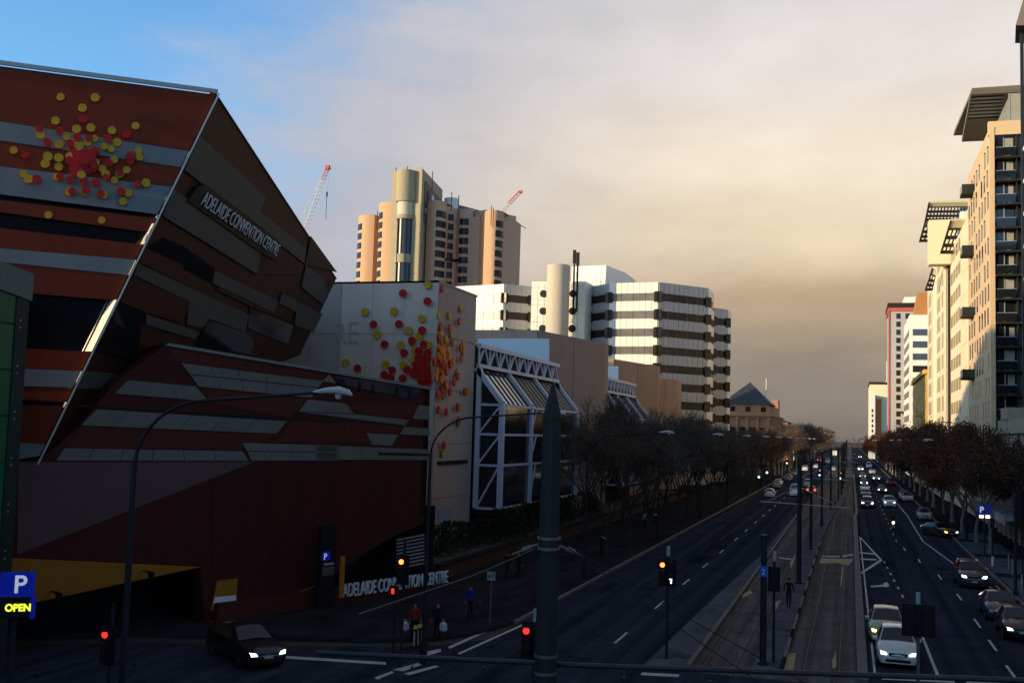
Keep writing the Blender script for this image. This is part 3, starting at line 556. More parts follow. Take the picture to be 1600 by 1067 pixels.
for (pa, pb_, ya, yb, bul, m, spans, zo) in segs:
    a, b = hp(*pa, ya), hp(*pb_, yb); top = (a.z+b.z)/2; a2, b2 = V((a.x, a.y, 0)), V((b.x, b.y, 0))
    pts = rbay(a2, b2, bul, top, m, hotel, 8)
    MB().poly([(p.x, p.y) for p in pts+[b2-V((0, -6, 0)), a2-V((0, -6, 0))]], top, top+.25).build('parapet', m, hotel)
    for u0, u1 in spans:
        ks = [k for k in range(8) if (k+1)/8 > u0 and k/8 < u1]
        for fl in range(17):
            z1 = top+zo-.9-fl*3.05; z0 = z1-2.0
            if fl == 4 and m is TAN: z1 -= .0
            if z0 < 36: break
            mb = MB()
            for k in ks:
                s0, s1 = max(u0, k/8)*8-k, min(u1, (k+1)/8)*8-k
                p, q = pts[k].lerp(pts[k+1], s0), pts[k].lerp(pts[k+1], s1); n = V((q.y-p.y, -(q.x-p.x), 0)).normalized()
                mb.prism([V((p.x, p.y, z0)), V((q.x, q.y, z0)), V((q.x, q.y, z1)), V((p.x, p.y, z1))], n*.14)
            mb.build('window', hw, hotel)
    if m is TANS and spans:
        MB().poly([(p.x+.0, p.y-.35) for p in pts]+[(b2.x, b2.y+1), (a2.x, a2.y+1)], 62.0, 62.9).build('string_course', hw, hotel)
e0, e1 = hp(796, 360, 325), hp(800, 362, 328)
for z in (70, 56): MB().box(e0.x-.2, e0.x+.5, e0.y-2, e0.y, z-10, z).build('stair_slit', hw, hotel)
# stair shaft
ta, tb, tcn = hp(614, 268, 301), hp(660, 265, 299), hp(692, 283, 328)
MB().poly([(ta.x, ta.y), (tb.x, tb.y), (tcn.x, tcn.y), (tcn.x-12, tcn.y+4), (ta.x-2, ta.y+20)], 0, ta.z).build('shaft', CONC, hotel)
for k in range(14):
    for s0, s1 in ((.02, .28), (.72, .98)):
        p, q = ta.lerp(tb, s0), ta.lerp(tb, s1); z1 = ta.z-14-k*3.6
        if z1 > 34: MB().prism([(p.x, p.y, z1), (q.x, q.y, z1), (q.x, q.y, z1+3.45), (p.x, p.y, z1+3.45)], (0, -.12, 0)).build('precast_panel', CONC, hotel)
sc0 = ta.lerp(tb, .50); sc0 = V((sc0.x, sc0.y-.3, 0)); rr = 2.35
DG = mat('drum glass', (.03, .05, .09), .3, var=.1, spec=.4)
for z0, z1, m, r in ((77.4, ta.z-.6, CONC, 3.1), (73.3, 77.4, mat('shaft white render', (.55, .5, .42), .7, var=.08), 2.5), (72.1, 73.3, CONC, 2.7), (61.4, 72.1, DG, rr), (58.8, 61.4, CONC, 2.7), (20, 58.8, DG, rr)):
    MB().cyl((sc0.x, sc0.y), r, z0, z1, 20).build('stair_drum', m, hotel, True)
for k in range(3): 
    xk = sc0.x-1.3+k*1.3; MB().box(xk-.14, xk+.14, sc0.y-rr-.06, sc0.y-1.6, 20, 72.0).build('drum_mullion', BLACK, hotel)
# name panel on the shaft side with three round openings
nA = V((tb.x, tb.y, 0)); nB = V((tcn.x, tcn.y, 0)); dd = (nB-nA).normalized(); nn = V((dd.y, -dd.x, 0))
p0, p1 = nA.lerp(nB, .12), nA.lerp(nB, .96)
MB().prism([(p0.x, p0.y, 72), (p1.x, p1.y, 72.6), (p1.x, p1.y, 83.4), (p0.x, p0.y, 84.5)], nn*.3).build('name_panel', mat('name panel grey', (.10, .095, .10), .6, var=.15), hotel)
for u, m in ((.16, BLACK), (.42, WHITE), (.78, BLACK)):
    c = p0.lerp(p1, u); MB().tube([V((c.x, c.y, 80.6))+nn*.25, V((c.x, c.y, 80.6))+nn*.5], [1.6, 1.6], 14).build('round_emblem', m, hotel)
text('name_letters', 'INTERCONTINENTAL', 2.3, WHITE, hotel, V((p0.x, p0.y, 74.8))+nn*.32+dd*.8, dd, UP, .05, 1.08)
# barrel roof and plant
c0, c1 = hp(694, 312, 330), hp(757, 326, 336)
MB().tube([(c0.x, c0.y, 77.2), (c1.x, c1.y+4, 75.5)], [6.8, 6.2], 20).build('barrel_roof', mat('roof sheet blue grey', (.12, .14, .18), .4, .3, var=.15), hotel, True)
d0 = hp(706, 311, 322); MB().cyl((d0.x, d0.y), 2.4, 76, d0.z, 18).build('plant_drum', WHITE, hotel, True)
for px, py in ((619, 262), (637, 260), (659, 262), (676, 268), (590, 330), (706, 300), (717, 305), (768, 322), (771, 325)):
    a = hp(px, py, 308); MB().bar((a.x, a.y, a.z-6), (a.x, a.y, a.z), .18).build('aerial', BLACK, hotel)
# ------------------------------------------------------------------ white banded office
WP = mat('white enamel panel', (.80, .78, .72), .45, var=.06, scale=.2); WP2 = mat('grey shaded enamel panel', (.42, .41, .41), .5, var=.07, scale=.2); OG = mat('office glass', (.022, .02, .02), .12, var=.25, scale=.3)  # second panel colour is the white panel with shade put into it
off = thing('banded_office', 'white panelled office block with dark ribbon windows and concrete cylinder', 'building', (-45, 212, 0))
ZT, PIT, WH = 39.5, 3.5, 1.55
ring = [(712, 448), (788.4, 444), (830.4, 448)]
def banded(a, b, zt, n, wt, first=2.1, panels=None, seg=True, gl=OG, ends=True):
    d = b-a; ln = d.length; nn = V((d.y, -d.x, 0)).normalized(); np_ = panels or max(1, round(ln/1.25))
    for k in range(n):
        zhi = zt-(0 if k == 0 else first+WH+(k-1)*PIT); zlo = zt-first-k*PIT
        if zlo < 2: break
        for i in range(np_):
            p, q = a.lerp(b, i/np_+.002), a.lerp(b, (i+1)/np_-.004)
            MB().prism([(p.x, p.y, zlo), (q.x, q.y, zlo), (q.x, q.y, zhi), (p.x, p.y, zhi)], nn*.22).build('facade_panel', wt, off)
        nw = max(1, np_//2)
        for i in range(nw):
            p, q = a.lerp(b, i/nw), a.lerp(b, (i+1)/nw-.012)
            MB().prism([(p.x, p.y, zlo-WH), (q.x, q.y, zlo-WH), (q.x, q.y, zlo), (p.x, p.y, zlo)], nn*.05).build('window', gl, off)
        if ends:
            for p in (a, b):
                dd_ = d.normalized()*.75; c = V((p.x, p.y, 0)); MB().prism([c-dd_+nn*.02+UP*(zlo-WH-.25), c+dd_+nn*.02+UP*(zlo-WH-.25), c+dd_+nn*.02+UP*(zlo+.25), c-dd_+nn*.02+UP*(zlo+.25)], nn*.4).build('window_box', OG, off)
R_ = lambda x, y, z=ZT: (lambda p: V((p.x, p.y, 0)))(gnd(x, y, z))
o1, o2, o3, o5, o6, o7, o8, o9 = R_(712, 448), R_(788.4, 444), R_(830.4, 448), R_(914.7, 446), R_(925, 448), R_(953, 443), R_(1029, 441), R_(1105.7, 450.5)
o10 = R_(1114.5, 459.3)
MB().poly([(p.x, p.y+.05) for p in (o1, o2, o3)]+[(o3.x+.6, o3.y+26), (o1.x, o1.y+26)], 0, ZT-.2).build('office_core', WP2, off)
MB().poly([(p.x, p.y+.05) for p in (o5, o6, o7, o8)]+[(o9.x-.1, o9.y), (o10.x-.1, o10.y+.1), (o10.x-1.5, o10.y+9), (o5.x, o5.y+26)], 0, ZT-.2).build('office_core', WP2, off)
GLG = mat('office glass lit side', (.16, .15, .14), .2, var=.25, scale=.5)  # lighter copy of the office glass, sunlight put into the colour
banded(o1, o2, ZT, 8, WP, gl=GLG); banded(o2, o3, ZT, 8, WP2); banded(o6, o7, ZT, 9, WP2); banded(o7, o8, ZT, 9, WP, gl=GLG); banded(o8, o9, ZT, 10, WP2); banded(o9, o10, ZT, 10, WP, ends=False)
q1, q2, q3 = R_(1114.5, 481, 37.5), R_(1136.5, 484, 37.5), R_(1141, 488.7, 37.5)
MB().poly([(q1.x, q1.y+.05), (q2.x, q2.y+.05), (q3.x-.1, q3.y), (q3.x-.6, q3.y+3.5), (q1.x-6, q1.y+14)], 0, 37.3).build('office_core', WP2, off)
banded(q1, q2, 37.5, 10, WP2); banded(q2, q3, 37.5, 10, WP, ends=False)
# stair block with round windows and the cylinder
s1_, s2_ = R_(831, 442.3), R_(914.7, 442)
MB().poly([(s1_.x, s1_.y), (s2_.x, s2_.y), (s2_.x+.5, s2_.y+16), (s1_.x, s1_.y+16)], 0, ZT+.3).build('stair_block', WP, off)
for k in range(8):
    for i in range(8):
        p, q = s1_.lerp(s2_, i/8+.004), s1_.lerp(s2_, (i+1)/8-.004); z0 = ZT-(k+1)*PIT
        MB().prism([(p.x, p.y, z0+.05), (q.x, q.y, z0+.05), (q.x, q.y, z0+2.55), (p.x, p.y, z0+2.55)], (0, -.14, 0)).build('facade_panel', WP, off)
        MB().prism([(p.x, p.y, z0+2.6), (q.x, q.y, z0+2.6), (q.x, q.y, z0+3.45), (p.x, p.y, z0+3.45)], (0, -.2, 0)).build('facade_panel', WP, off)
    for u in (.23, .78):
        c = s1_.lerp(s2_, u); MB().tube([(c.x, c.y-.1, ZT-k*PIT-2.2), (c.x, c.y-.3, ZT-k*PIT-2.2)], [.75, .75], 14).build('round_window', OG, off)
cy = onY(873, 415, 205); MB().cyl((cy.x, cy.y), 2.25, 0, cy.z, 28).build('cylinder_tower', mat('cylinder concrete', (.50, .44, .36), .75, var=.16, scale=.25, streak=True), off, True)
for dx, z in ((2.9, 45.5), (3.6, 45.0)): MB().bar((cy.x+dx, cy.y+1, cy.z-9), (cy.x+dx, cy.y+1, z), .3).bar((cy.x+dx, cy.y+1, z-2.6), (cy.x+dx, cy.y+1, z), .55).build('antenna', BLACK, off)
pz = [gnd(x, y, 45.5) for x, y in ((895, 418), (948, 416), (977, 427))]; 
pz = [V((onY(x, 430, Y).x, Y, 0)) for x, Y in ((893, 222), (947, 221), (977, 232))]
MB().poly([(p.x, p.y) for p in pz]+[(pz[2].x, pz[2].y+12), (pz[0].x, pz[0].y+14)], ZT-1, onY(920, 416, 222).z).build('plant_room', WP, off)
for i in range(7):
    p, q = pz[0].lerp(pz[1], i/7+.006), pz[0].lerp(pz[1], (i+1)/7-.006); MB().prism([(p.x, p.y, ZT), (q.x, q.y, ZT), (q.x, q.y, 43.6), (p.x, p.y, 43.6)], (0, -.15, 0)).build('facade_panel', WP, off)
for i in range(14):
    p = o5.lerp(o7, i/14); MB().bar((p.x, p.y+.5, ZT-.2), (p.x, p.y+.5, ZT+1.0), .06).build('roof_rail_post', ALU, off)
# ------------------------------------------------------------------ stone parliament house
ST = mat('sandstone', (.40, .205, .12), .8, var=.18, scale=.2); STD = mat('sandstone shade side', (.40, .26, .17), .8, var=.18, scale=.2); SLT = mat('slate roof', (.050, .060, .075), .5, var=.2, scale=.4)
ph = thing('stone_public_building', 'sandstone classical building with columns and blue slate hipped roof', 'building', (-38, 409, 0))
YP = 409; lx, rx = onY(1130, 640, YP).x, -28; zt = onY(1200, 632, YP).z
MB().box(lx, rx, YP, YP+70, 0, zt-3.5).build('stone_body', ST, ph)
MB().box(lx+.6, rx-.9, YP+1.2, YP+55, zt-3.5, zt).build('attic', ST, ph)
MB().box(lx, rx+.7, YP-.8, YP+70.6, zt-4.3, zt-3.6).build('cornice', ST, ph)
for i in range(18): MB().box(lx+i*.95, lx+i*.95+.4, YP-1.0, YP-.2, zt-4.9, zt-4.35).build('dentil', ST, ph)
ax = onY(1172, 597, YP+14)
MB().add([(lx-1, YP, zt), (rx+.2, YP, zt), (rx+.2, YP+28, zt), (lx-1, YP+28, zt), (ax.x, YP+14, ax.z)], [(0, 1, 4), (1, 2, 4), (2, 3, 4), (3, 0, 4)]).build('slate_roof', SLT, ph)
xs = [onY(x, 670, YP).x for x in (1144, 1152, 1160, 1168, 1176, 1184, 1192, 1201)]
for i, x in enumerate(xs):
    if i % 2: MB().cyl((x, YP-.6), .55, 0, zt-5.2, 12, .45).box(x-.75, x+.75, YP-1.3, YP, zt-5.4, zt-4.95).build('column', ST, ph, True)
    else:
        MB().box(x-1.1, x+1.1, YP-.12, YP+.1, 8.5, 13.5).build('window', OG, ph); MB().box(x-1.5, x+1.5, YP-.35, YP, 13.6, 14.2).build('window_hood', ST, ph)
    if i % 3 == 0: MB().box(x-.9, x+.9, YP+1.05, YP+1.25, zt-2.7, zt-.9).build('attic_window', OG, ph)
for i in range(8):
    MB().box(rx-.1, rx+.1, YP+5+i*8, YP+8+i*8, 8.5, 13.5).build('window', OG, ph); MB().cyl((rx+.4, YP+2.5+i*8), .5, 0, zt-5, 10).build('column', ST, ph, True)
MB().box(rx-8, rx-1, YP+55, YP+66, zt-3.5, zt+3.5).build('rear_attic', ST, ph)
MB().bar((ax.x+6, YP+14, zt+1), (ax.x+6, YP+14, ax.z+1.5), .25).build('flagpole', WHITE, ph)
pm = thing('pale_terrace_house', 'small pale building with a veranda past the sandstone building', 'building', (-27, 500, 0))
MB().box(-42, -27, 500, 530, 0, 17).build('wall', ST, pm); MB().box(-27, -24, 498, 530, 9, 9.6).build('balcony', WHITE, pm)
for i in range(4): MB().box(-24.4, -24.1, 499+i*8, 499.3+i*8, 0, 9).build('veranda_post', WHITE, pm)
MB().prism([(-43, 499, 17), (-26, 499, 17), (-34.5, 499, 20)], (0, 32, 0)).build('roof', SLT, pm)
# ------------------------------------------------------------------ tower cranes
CW = mat('crane white', (.62, .60, .60), .5, var=.1); CRD = mat('crane red', (.55, .10, .07), .5, var=.1)
def lattice(parent, a, b, w, n, mats, r=.14):
    a, b = V(a), V(b); d = (b-a).normalized(); u = d.cross(V((0, 1, 0))).normalized(); v = d.cross(u).normalized(); ln = (b-a).length
    tri = [u*w/2, -u*w/2, v*w*.8]
    for k in range(n):
        p, q = a.lerp(b, k/n), a.lerp(b, (k+1)/n); mb = MB()
        for i in range(3): mb.bar(p+tri[i], q+tri[i], r); mb.bar(p+tri[i], q+tri[(i+1) % 3], r*.7); mb.bar(p+tri[i], p+tri[(i+1) % 3], r*.6)
        mb.build('boom_section', mats(k/n), parent)
c1 = thing('tower_crane', 'white lattice crane boom with red tip above the striped roof', 'crane', (-225, 400, 0))
tip, ft = onY(512, 262, 400), onY(462, 400, 400)
lattice(c1, ft, tip, 1.9, 22, lambda u: CRD if u > .86 else CW)
MB().bar((ft.x, ft.y, 0), ft, 2.0).build('mast', CW, c1)
MB().bar(tip+V((-.5, 0, 1)), onY(455, 372, 400), .12).build('pendant_line', CW, c1)
h1, h2 = onY(511, 300, 400), onY(509, 343, 400); MB().bar(tip+V((1, 0, -1)), h1, .03).bar(h1, h2, .16).bar(h1, h1+V((0, 0, -2)), .5).build('hook_line', BLACK, c1)
tp2 = MB(); tp2.box(tip.x-.9, tip.x+.9, tip.y-.6, tip.y+.6, tip.z-.9, tip.z+.9).bar(tip, tip+V((1.9, 0, -.6)), .3).build('tip_sheave', CRD, c1)
c2 = thing('tower_crane', 'small red lattice crane tip beyond the hotel roof', 'crane', (-165, 450, 0))
tip, ft = onY(813, 300, 450), onY(770, 345, 450)
lattice(c2, ft, tip, 1.6, 10, lambda u: CRD if u > .5 else CW, .16); MB().bar((ft.x, ft.y, 0), ft, 1.8).build('mast', CW, c2)
MB().box(tip.x-.5, tip.x+.9, tip.y-.5, tip.y+.5, tip.z-.5, tip.z+.6).build('tip_sheave', CRD, c2)
# ------------------------------------------------------------------ right hand street front
TANR = mat('tan facade', (.62, .45, .28), .75, var=.1, scale=.1, streak=True); CRM = mat('cream facade', (.76, .65, .46), .7, var=.08, scale=.1, streak=True); CRMG = mat('cream glazed strip', (.42, .36, .24), .35, var=.1, scale=.15)
BAL = mat('balcony glass', (.010, .014, .018), .06, var=.1, spec=.5); SLABM = mat('balcony slab', (.022, .021, .02), .7, var=.1); ROOFS = mat('roof slab taupe', (.17, .15, .125), .7, var=.12, scale=.2)
XR = 16.0
r1 = thing('apartment_tower', 'tan apartment tower with dark glass balconies and floating tilted roof slab', 'tower', (20, 150, 0))
zt1 = 48.4
MB().box(XR, 30, 141, 168, 0, zt1).build('tower_body', TANR, r1)
MB().box(XR-.25, 30, 140.7, 141.6, zt1-1.2, zt1+.5).build('parapet', TANR, r1)
MB().box(XR-.12, XR+.4, 140.6, 141.7, 0, zt1-.2).build('corner_pier', TANR, r1)
MB().box(XR+.4, 30, 141.0-.06, 141, 0, zt1-1.2).build('glass_front', GLASS, r1)
for f in range(16):
    z = zt1-1.3-(f+1)*2.85
    if z < 2: break
    MB().box(XR+.4, 30, 139.4, 141, z-.22, z).build('balcony_slab', SLABM, r1)
    for i in range(3):
        x0 = XR+.45+i*3.1
        MB().box(x0+.05, x0+2.1, 139.42, 139.47, z+.05, z+1.05).build('balustrade', BAL, r1)
        MB().box(x0+.0, x0+2.15, 139.40, 139.49, z+1.05, z+1.11).build('handrail', ALU, r1)
        MB().box(x0+2.25, x0+2.37, 139.8, 140.9, z, z+2.6).build('party_fin', SLABM, r1)
        MB().box(x0+.95, x0+1.05, 140.8, 140.93, z, z+2.6).build('door_frame', ALU, r1)
        if (f*3+i) % 4 != 1: MB().box(x0+1.1+.2*(f % 3), x0+2.05, 140.86, 140.92, z+.05, z+2.5).build('curtain', mat('pale curtain', (.30, .29, .26), .8, var=.15), r1)
        MB().box(x0+2.45, x0+3.05, 140.84, 140.9, z+.05, z+2.5).build('blind', mat('grey blind', (.16, .16, .155), .8, var=.15), r1)
random.seed(3)
for f in range(15):
    z = zt1-3.4-f*2.85
    if z < 5: break
    for i in range(8):
        y = 143+i*3.1+(.6 if f % 2 else 0)
        if (i*7+f*3) % 5 in (0, 1, 2, 3): MB().box(XR-.03, XR+.06, y, y+1.35, z-.6, z+1.5).build('window', OG, r1); MB().box(XR-.12, XR, y-.1, y+.85, z+1.4, z+1.5).build('window_head', TANR, r1)
        elif (i+f) % 4 == 1: MB().box(XR-.03, XR+.06, y, y+.9, z+.0, z+1.4).build('window', OG, r1)
    if f % 3 == 0:
        MB().box(XR-1.5, XR, 160, 163.2, z-.75, z-.45).build('balcony_slab', SLABM, r1); MB().box(XR-1.5, XR-1.44, 160, 163.2, z-.45, z+.6).build('balustrade', BAL, r1); MB().box(XR-1.5, XR, 160, 160.06, z-.45, z+.6).build('balustrade', BAL, r1)
# floating roof slab (tilted, with a louvred opening)
k0, k1, k2, k3 = onX(1519, 139, 15.2), onX(1501, 222, 13.6), onX(1530, 221, 15.6), V((32, 146, 58.5))
k0 = onY(1519, 139, 158); k1 = onY(1502, 222, 158); kr = onY(1640, 131, 158); kq = onY(1540, 221, 163); ke = onY(1600, 221, 163)
MB().prism([onY(1519, 138, 152), onY(1640, 130, 152), onY(1640, 142, 152.5), onY(1517, 148, 152.5)], (0, 26, 1.5)).build('roof_edge', ROOFS, r1)
q = [onY(1517, 148, 152.5), onY(1640, 142, 152.5), onY(1640, 216, 164), onY(1503, 222, 164)]
def qu(u, v): return q[0].lerp(q[1], u).lerp(q[3].lerp(q[2], u), v)
fr = [(0, 1, 0, .04), (0, 1, .52, 1), (.43, 1, .04, .52), (0, .02, .04, .52)]
for u0, u1, v0, v1 in fr: MB().prism([qu(u0, v0), qu(u1, v0), qu(u1, v1), qu(u0, v1)], (0, .5, .5)).build('roof_slab', ROOFS, r1)
for i in range(6):
    v = .08+i*.072; MB().prism([qu(.02, v), qu(.43, v), qu(.43, v+.03), qu(.02, v+.03)], (0, .4, .3)).build('roof_louvre', ALU, r1)
MB().box(XR+2.5, 30, 143, 160, zt1, zt1+4.5).build('penthouse', mat('penthouse glass pale', (.30, .29, .25), .3, var=.08), r1)
for x in (18.3, 20.4, 22.5): MB().box(x, x+.12, 142.9, 143, zt1, zt1+4.5).build('penthouse_mullion', ALU, r1)
MB().box(XR-.05, XR+.02, 141.5, 148, 4.5, 10.5).build('green_hoarding', mat('green hoarding', (.02, .16, .12), .6, var=.2), r1)
# second, cream tower with louvred pergolas
r2 = thing('cream_office_tower', 'cream office tower topped by dark louvred pergolas', 'tower', (20, 200, 0))
zt2 = 42.5
MB().box(XR, 34, 168.3, 198, 0, zt2).build('tower_body', CRM, r2); MB().box(XR-.6, 34, 198, 246, 0, 44.5).build('tower_body', CRM, r2)
for f in range(11):
    for i in range(4):
        z = zt2-(f+1)*3.6
        if z > 4: MB().box(XR-.10, XR, 168.6+i*2.45, 168.6+i*2.45+2.4, z, z+3.54).build('facade_panel', CRM, r2)
    for i in range(4):
        z = zt2-(f+1)*3.6+.9
        if z > 4: MB().box(XR-.05, XR+.02, 179.5+i*4.4, 179.5+i*4.4+3.2, z, z+1.9).build('window', mat('bronze reflective glass', (.30, .23, .13), .25, var=.15, scale=.3), r2)
    z = 44.5-(f+1)*3.7
    if z > 4:
        for i in range(4): MB().box(XR-.66, XR-.6, 199.5+i*11.5, 199.5+i*11.5+8, z+.6, z+3.2).build('window', CRMG, r2)
MB().box(XR-1.0, XR-.5, 198.0, 199.0, 3, 44.5).build('bright_pilaster', mat('pale pilaster', (.75, .70, .58), .4, var=.05), r2); MB().box(XR-1.1, XR-.5, 222, 223, 3, 44.5).build('bright_pilaster', MATS['pale pilaster'], r2)
MB().box(XR-.4, XR-.05, 197.2, 197.95, 3, 43).build('dark_recess', SLABM, r2)
def pergola(px, Y0, Y1, n, split_v=(0, 1)):
    q = [onY(*px[0], Y0), onY(*px[1], Y0), onY(*px[2], Y1), onY(*px[3], Y1)]
    def qu(u, v): return q[0].lerp(q[1], u).lerp(q[3].lerp(q[2], u), v)
    PG = mat('pergola dark', (.035, .035, .05), .5, var=.15); PC = mat('pergola cream', (.60, .53, .38), .6, var=.06)
    MB().prism([qu(0, 0), qu(1, 0), qu(1, .22), qu(0, .22)], (0, .3, .35)).build('pergola_fascia', PC, r2)
    for v in (.22, .5, .74, .95): MB().prism([qu(0, v), qu(1, v), qu(1, v+.07), qu(0, v+.07)], (0, .3, .3)).build('pergola_beam', PG, r2)
    for i in range(n+1):
        u = i/n*.97; MB().prism([qu(u, .22), qu(u+.35/n, .22), qu(u+.35/n, 1), qu(u, 1)], (0, .2, .2)).build('pergola_slat', PG, r2)
    MB().bar(qu(0, 0), qu(0, 1), .25).build('pergola_edge', PG, r2)
pergola([(1452, 317), (1514, 316), (1512, 345), (1446, 345)], 196, 200, 12); pergola([(1446, 346), (1462, 346), (1456, 378), (1437, 378)], 200, 206, 3); pergola([(1486, 345), (1514, 344), (1494, 396), (1470, 396)], 186, 192, 4); pergola([(1457, 420), (1463, 424), (1456, 454), (1446, 454)], 206, 212, 2)
a0 = onY(1476, 346, 197); MB().box(a0.x-2.6, a0.x+1.6, 195.5, 199, 40, a0.z).build('lift_core', CRM, r2); MB().box(17.5, 34, 185, 198, zt2, 47).build('plant_room', CRM, r2)
MB().box(17.6, 19.2, 198, 214, 44.5, 50).build('white_cowl', WHITE, r2)
# yellow heritage front
YH = mat('ochre render', (.55, .36, .10), .75, var=.12, scale=.2)
r3 = thing('ochre_hotel', 'ochre heritage frontage with small balcony between the taller towers', 'building', (18, 260, 0))
MB().box(XR-.8, 34, 247, 300, 0, 25).build('wall', YH, r3); MB().box(XR-1.4, 34, 246.6, 300, 24.4, 25.3).build('cornice', YH, r3); MB().box(XR-2.2, XR-.8, 258, 264, 15.6, 16).box(XR-2.2, XR-2.1, 258, 264, 16, 17).build('balcony', YH, r3)
for f in range(5):
    for i in range(8): MB().box(XR-.86, XR-.78, 250+i*6, 252+i*6, 5+f*3.9, 7.3+f*3.9).build('window', OG, r3)
# banded white and blue block
r4 = thing('blue_banded_office', 'white office with blue ribbon windows and orange rooftop plant room', 'building', (20, 340, 0))
zt4 = onY(1421, 492, 340).z; x4 = onY(1421, 560, 340).x
MB().box(x4, 40, 340, 375, 0, zt4).build('wall', WP, r4)
for f in range(10):
    z = zt4-4.2-f*3.6
    if z < 4: break
    BB = mat('blue ribbon glass', (.055, .085, .13), .15, var=.1)
    MB().box(x4+.9, 40, 339.9, 340.02, z-1.9, z).build('window_band', BB if f < 3 else OG, r4); MB().box(x4-.05, x4+.02, 342, 373, z-1.9, z).build('window_band', GLG, r4)
    if f > 4:
        for k in range(4): MB().box(x4+4.5+k*6, x4+6.5+k*6, 339.8, 339.92, z-1.9, z).build('pier', WP, r4)
o4 = onY(1424, 457, 343); MB().prism([(x4+1.5, 343, zt4), (x4+14, 343, zt4), (x4+14, 343, o4.z), (x4+2.6, 343, o4.z)], (0, 14, 0)).build('plant_room', mat('orange plant room', (.42, .19, .07), .7, var=.12), r4)
# tall slab with dark window strips and red trim
r5 = thing('slab_tower', 'tall pale slab tower with dark vertical window strips and red roof trim', 'tower', (20, 480, 0))
x5 = onY(1390, 560, 480).x; zt5 = onY(1390, 478, 480).z
MB().box(x5, x5+24, 480, 510, 0, zt5).build('wall', WP2, r5); MB().box(x5-.6, x5+24, 479.4, 510, zt5-2.2, zt5-.8).build('red_trim', CRD, r5); MB().box(x5-.8, x5+24, 479.2, 510, zt5-.8, zt5+1.2).build('roof_edge', SLABM, r5)
MB().box(x5+6, x5+22, 484, 506, zt5+1.2, onY(1420, 464, 484).z).build('plant_room', WP, r5); MB().box(x5-.5, x5-.02, 479.6, 481, 0, zt5-2.2).build('red_edge', CRD, r5)
for k, u in enumerate((2.6, 6.2, 9.8)):
    for f in range(19):
        MB().box(x5+u, x5+u+1.7, 479.9, 480.02, zt5-5.4-f*3.4, zt5-3.2-f*3.4).build('window', OG, r5)
MB().box(x5+7.5, x5+10.5, 470, 479.9, 0, 43).build('front_wing', CRM, r5)
for f in range(9): MB().box(x5+7.45, x5+7.52, 472, 478, 6+f*4, 8+f*4).build('window', OG, r5)
MB().bar((x5+3, 478, 22), (x5+6.5, 478, 22), .8).build('sign_arm', SLABM, r5)
# farthest white building with an orange banner
r6 = thing('far_cream_building', 'far cream building with a tall orange banner at the street end', 'building', (12, 640, 0))
x6 = onY(1359, 640, 640).x; zt6 = onY(1360, 597, 640).z; xe = onY(1384, 640, 640).x
MB().box(x6, xe+8, 640, 690, 0, zt6).build('wall', CRM, r6); MB().box(x6-.3, xe+8, 639.6, 690, zt6-1.2, zt6+.2).build('cornice', SLABM, r6)
MB().box(onY(1369, 640, 640).x, onY(1377, 640, 640).x, 639.7, 639.95, 10, onY(1370, 623, 640).z).build('banner', mat('orange banner', (.62, .20, .06), .7, var=.15), r6)
MB().box(x6, onY(1367, 640, 640).x, 634, 640, 0, onY(1362, 617, 640).z).build('front_wing', WHITE, r6)
for f in range(7): MB().box(onY(1362, 640, 634).x, onY(1364.5, 640, 634).x, 633.9, 634, 9+f*2.8, 10.6+f*2.8).build('window', OG, r6)
MB().cyl((xe+1, 642), 1.6, 0, zt6+.5, 12).build('corner_turret', CRM, r6, True); MB().bar((xe+.5, 642, zt6), (xe+.5, 642, zt6+12), .35).build('flagpole', WHITE, r6)
# heritage stone front on the near right
r7 = thing('heritage_bank', 'low heritage stone frontage with stepped parapet and pilasters', 'building', (22, 120, 0))
HS = mat('weathered stone', (.34, .28, .20), .8, var=.2, scale=.6)
MB().box(XR, 40, 92, 135, 0, 11.4).build('wall', HS, r7); MB().box(XR-.4, 40, 91.8, 135.3, 11.0, 11.6).build('cornice', HS, r7); MB().box(XR-.1, 40, 92, 134.9, 11.6, 12.5).build('parapet', HS, r7); MB().box(XR-.25, XR+2, 126, 131, 12.5, 13.8).build('parapet_block', HS, r7); MB().box(XR-.3, 40, 92, 135.1, 9.2, 9.5).build('string_course', HS, r7)
for i in range(11):
    y = 93+i*4.0; MB().box(XR-.3, XR, y, y+.8, .1, 9.2).build('pilaster', HS, r7); MB().box(XR-.06, XR+.02, y+1.3, y+3.4, 5.2, 8.6).build('window', OG, r7); MB().box(XR-.1, XR, y+1.2, y+3.5, 8.6, 8.9).build('window_head', HS, r7); MB().box(XR-.05, XR+.02, y+1.1, y+3.7, .3, 3.6).build('shopfront', GLASS, r7)
aw = MB().box(12.2, XR, 99, 126, 3.55, 3.85).build('shop_awning', mat('awning grey', (.20, .21, .24), .6, var=.1), r7)
MB().box(12.15, 12.25, 99, 126, 3.2, 4.0).build('awning_fascia', mat('awning fascia', (.22, .23, .27), .6, var=.1), r7)
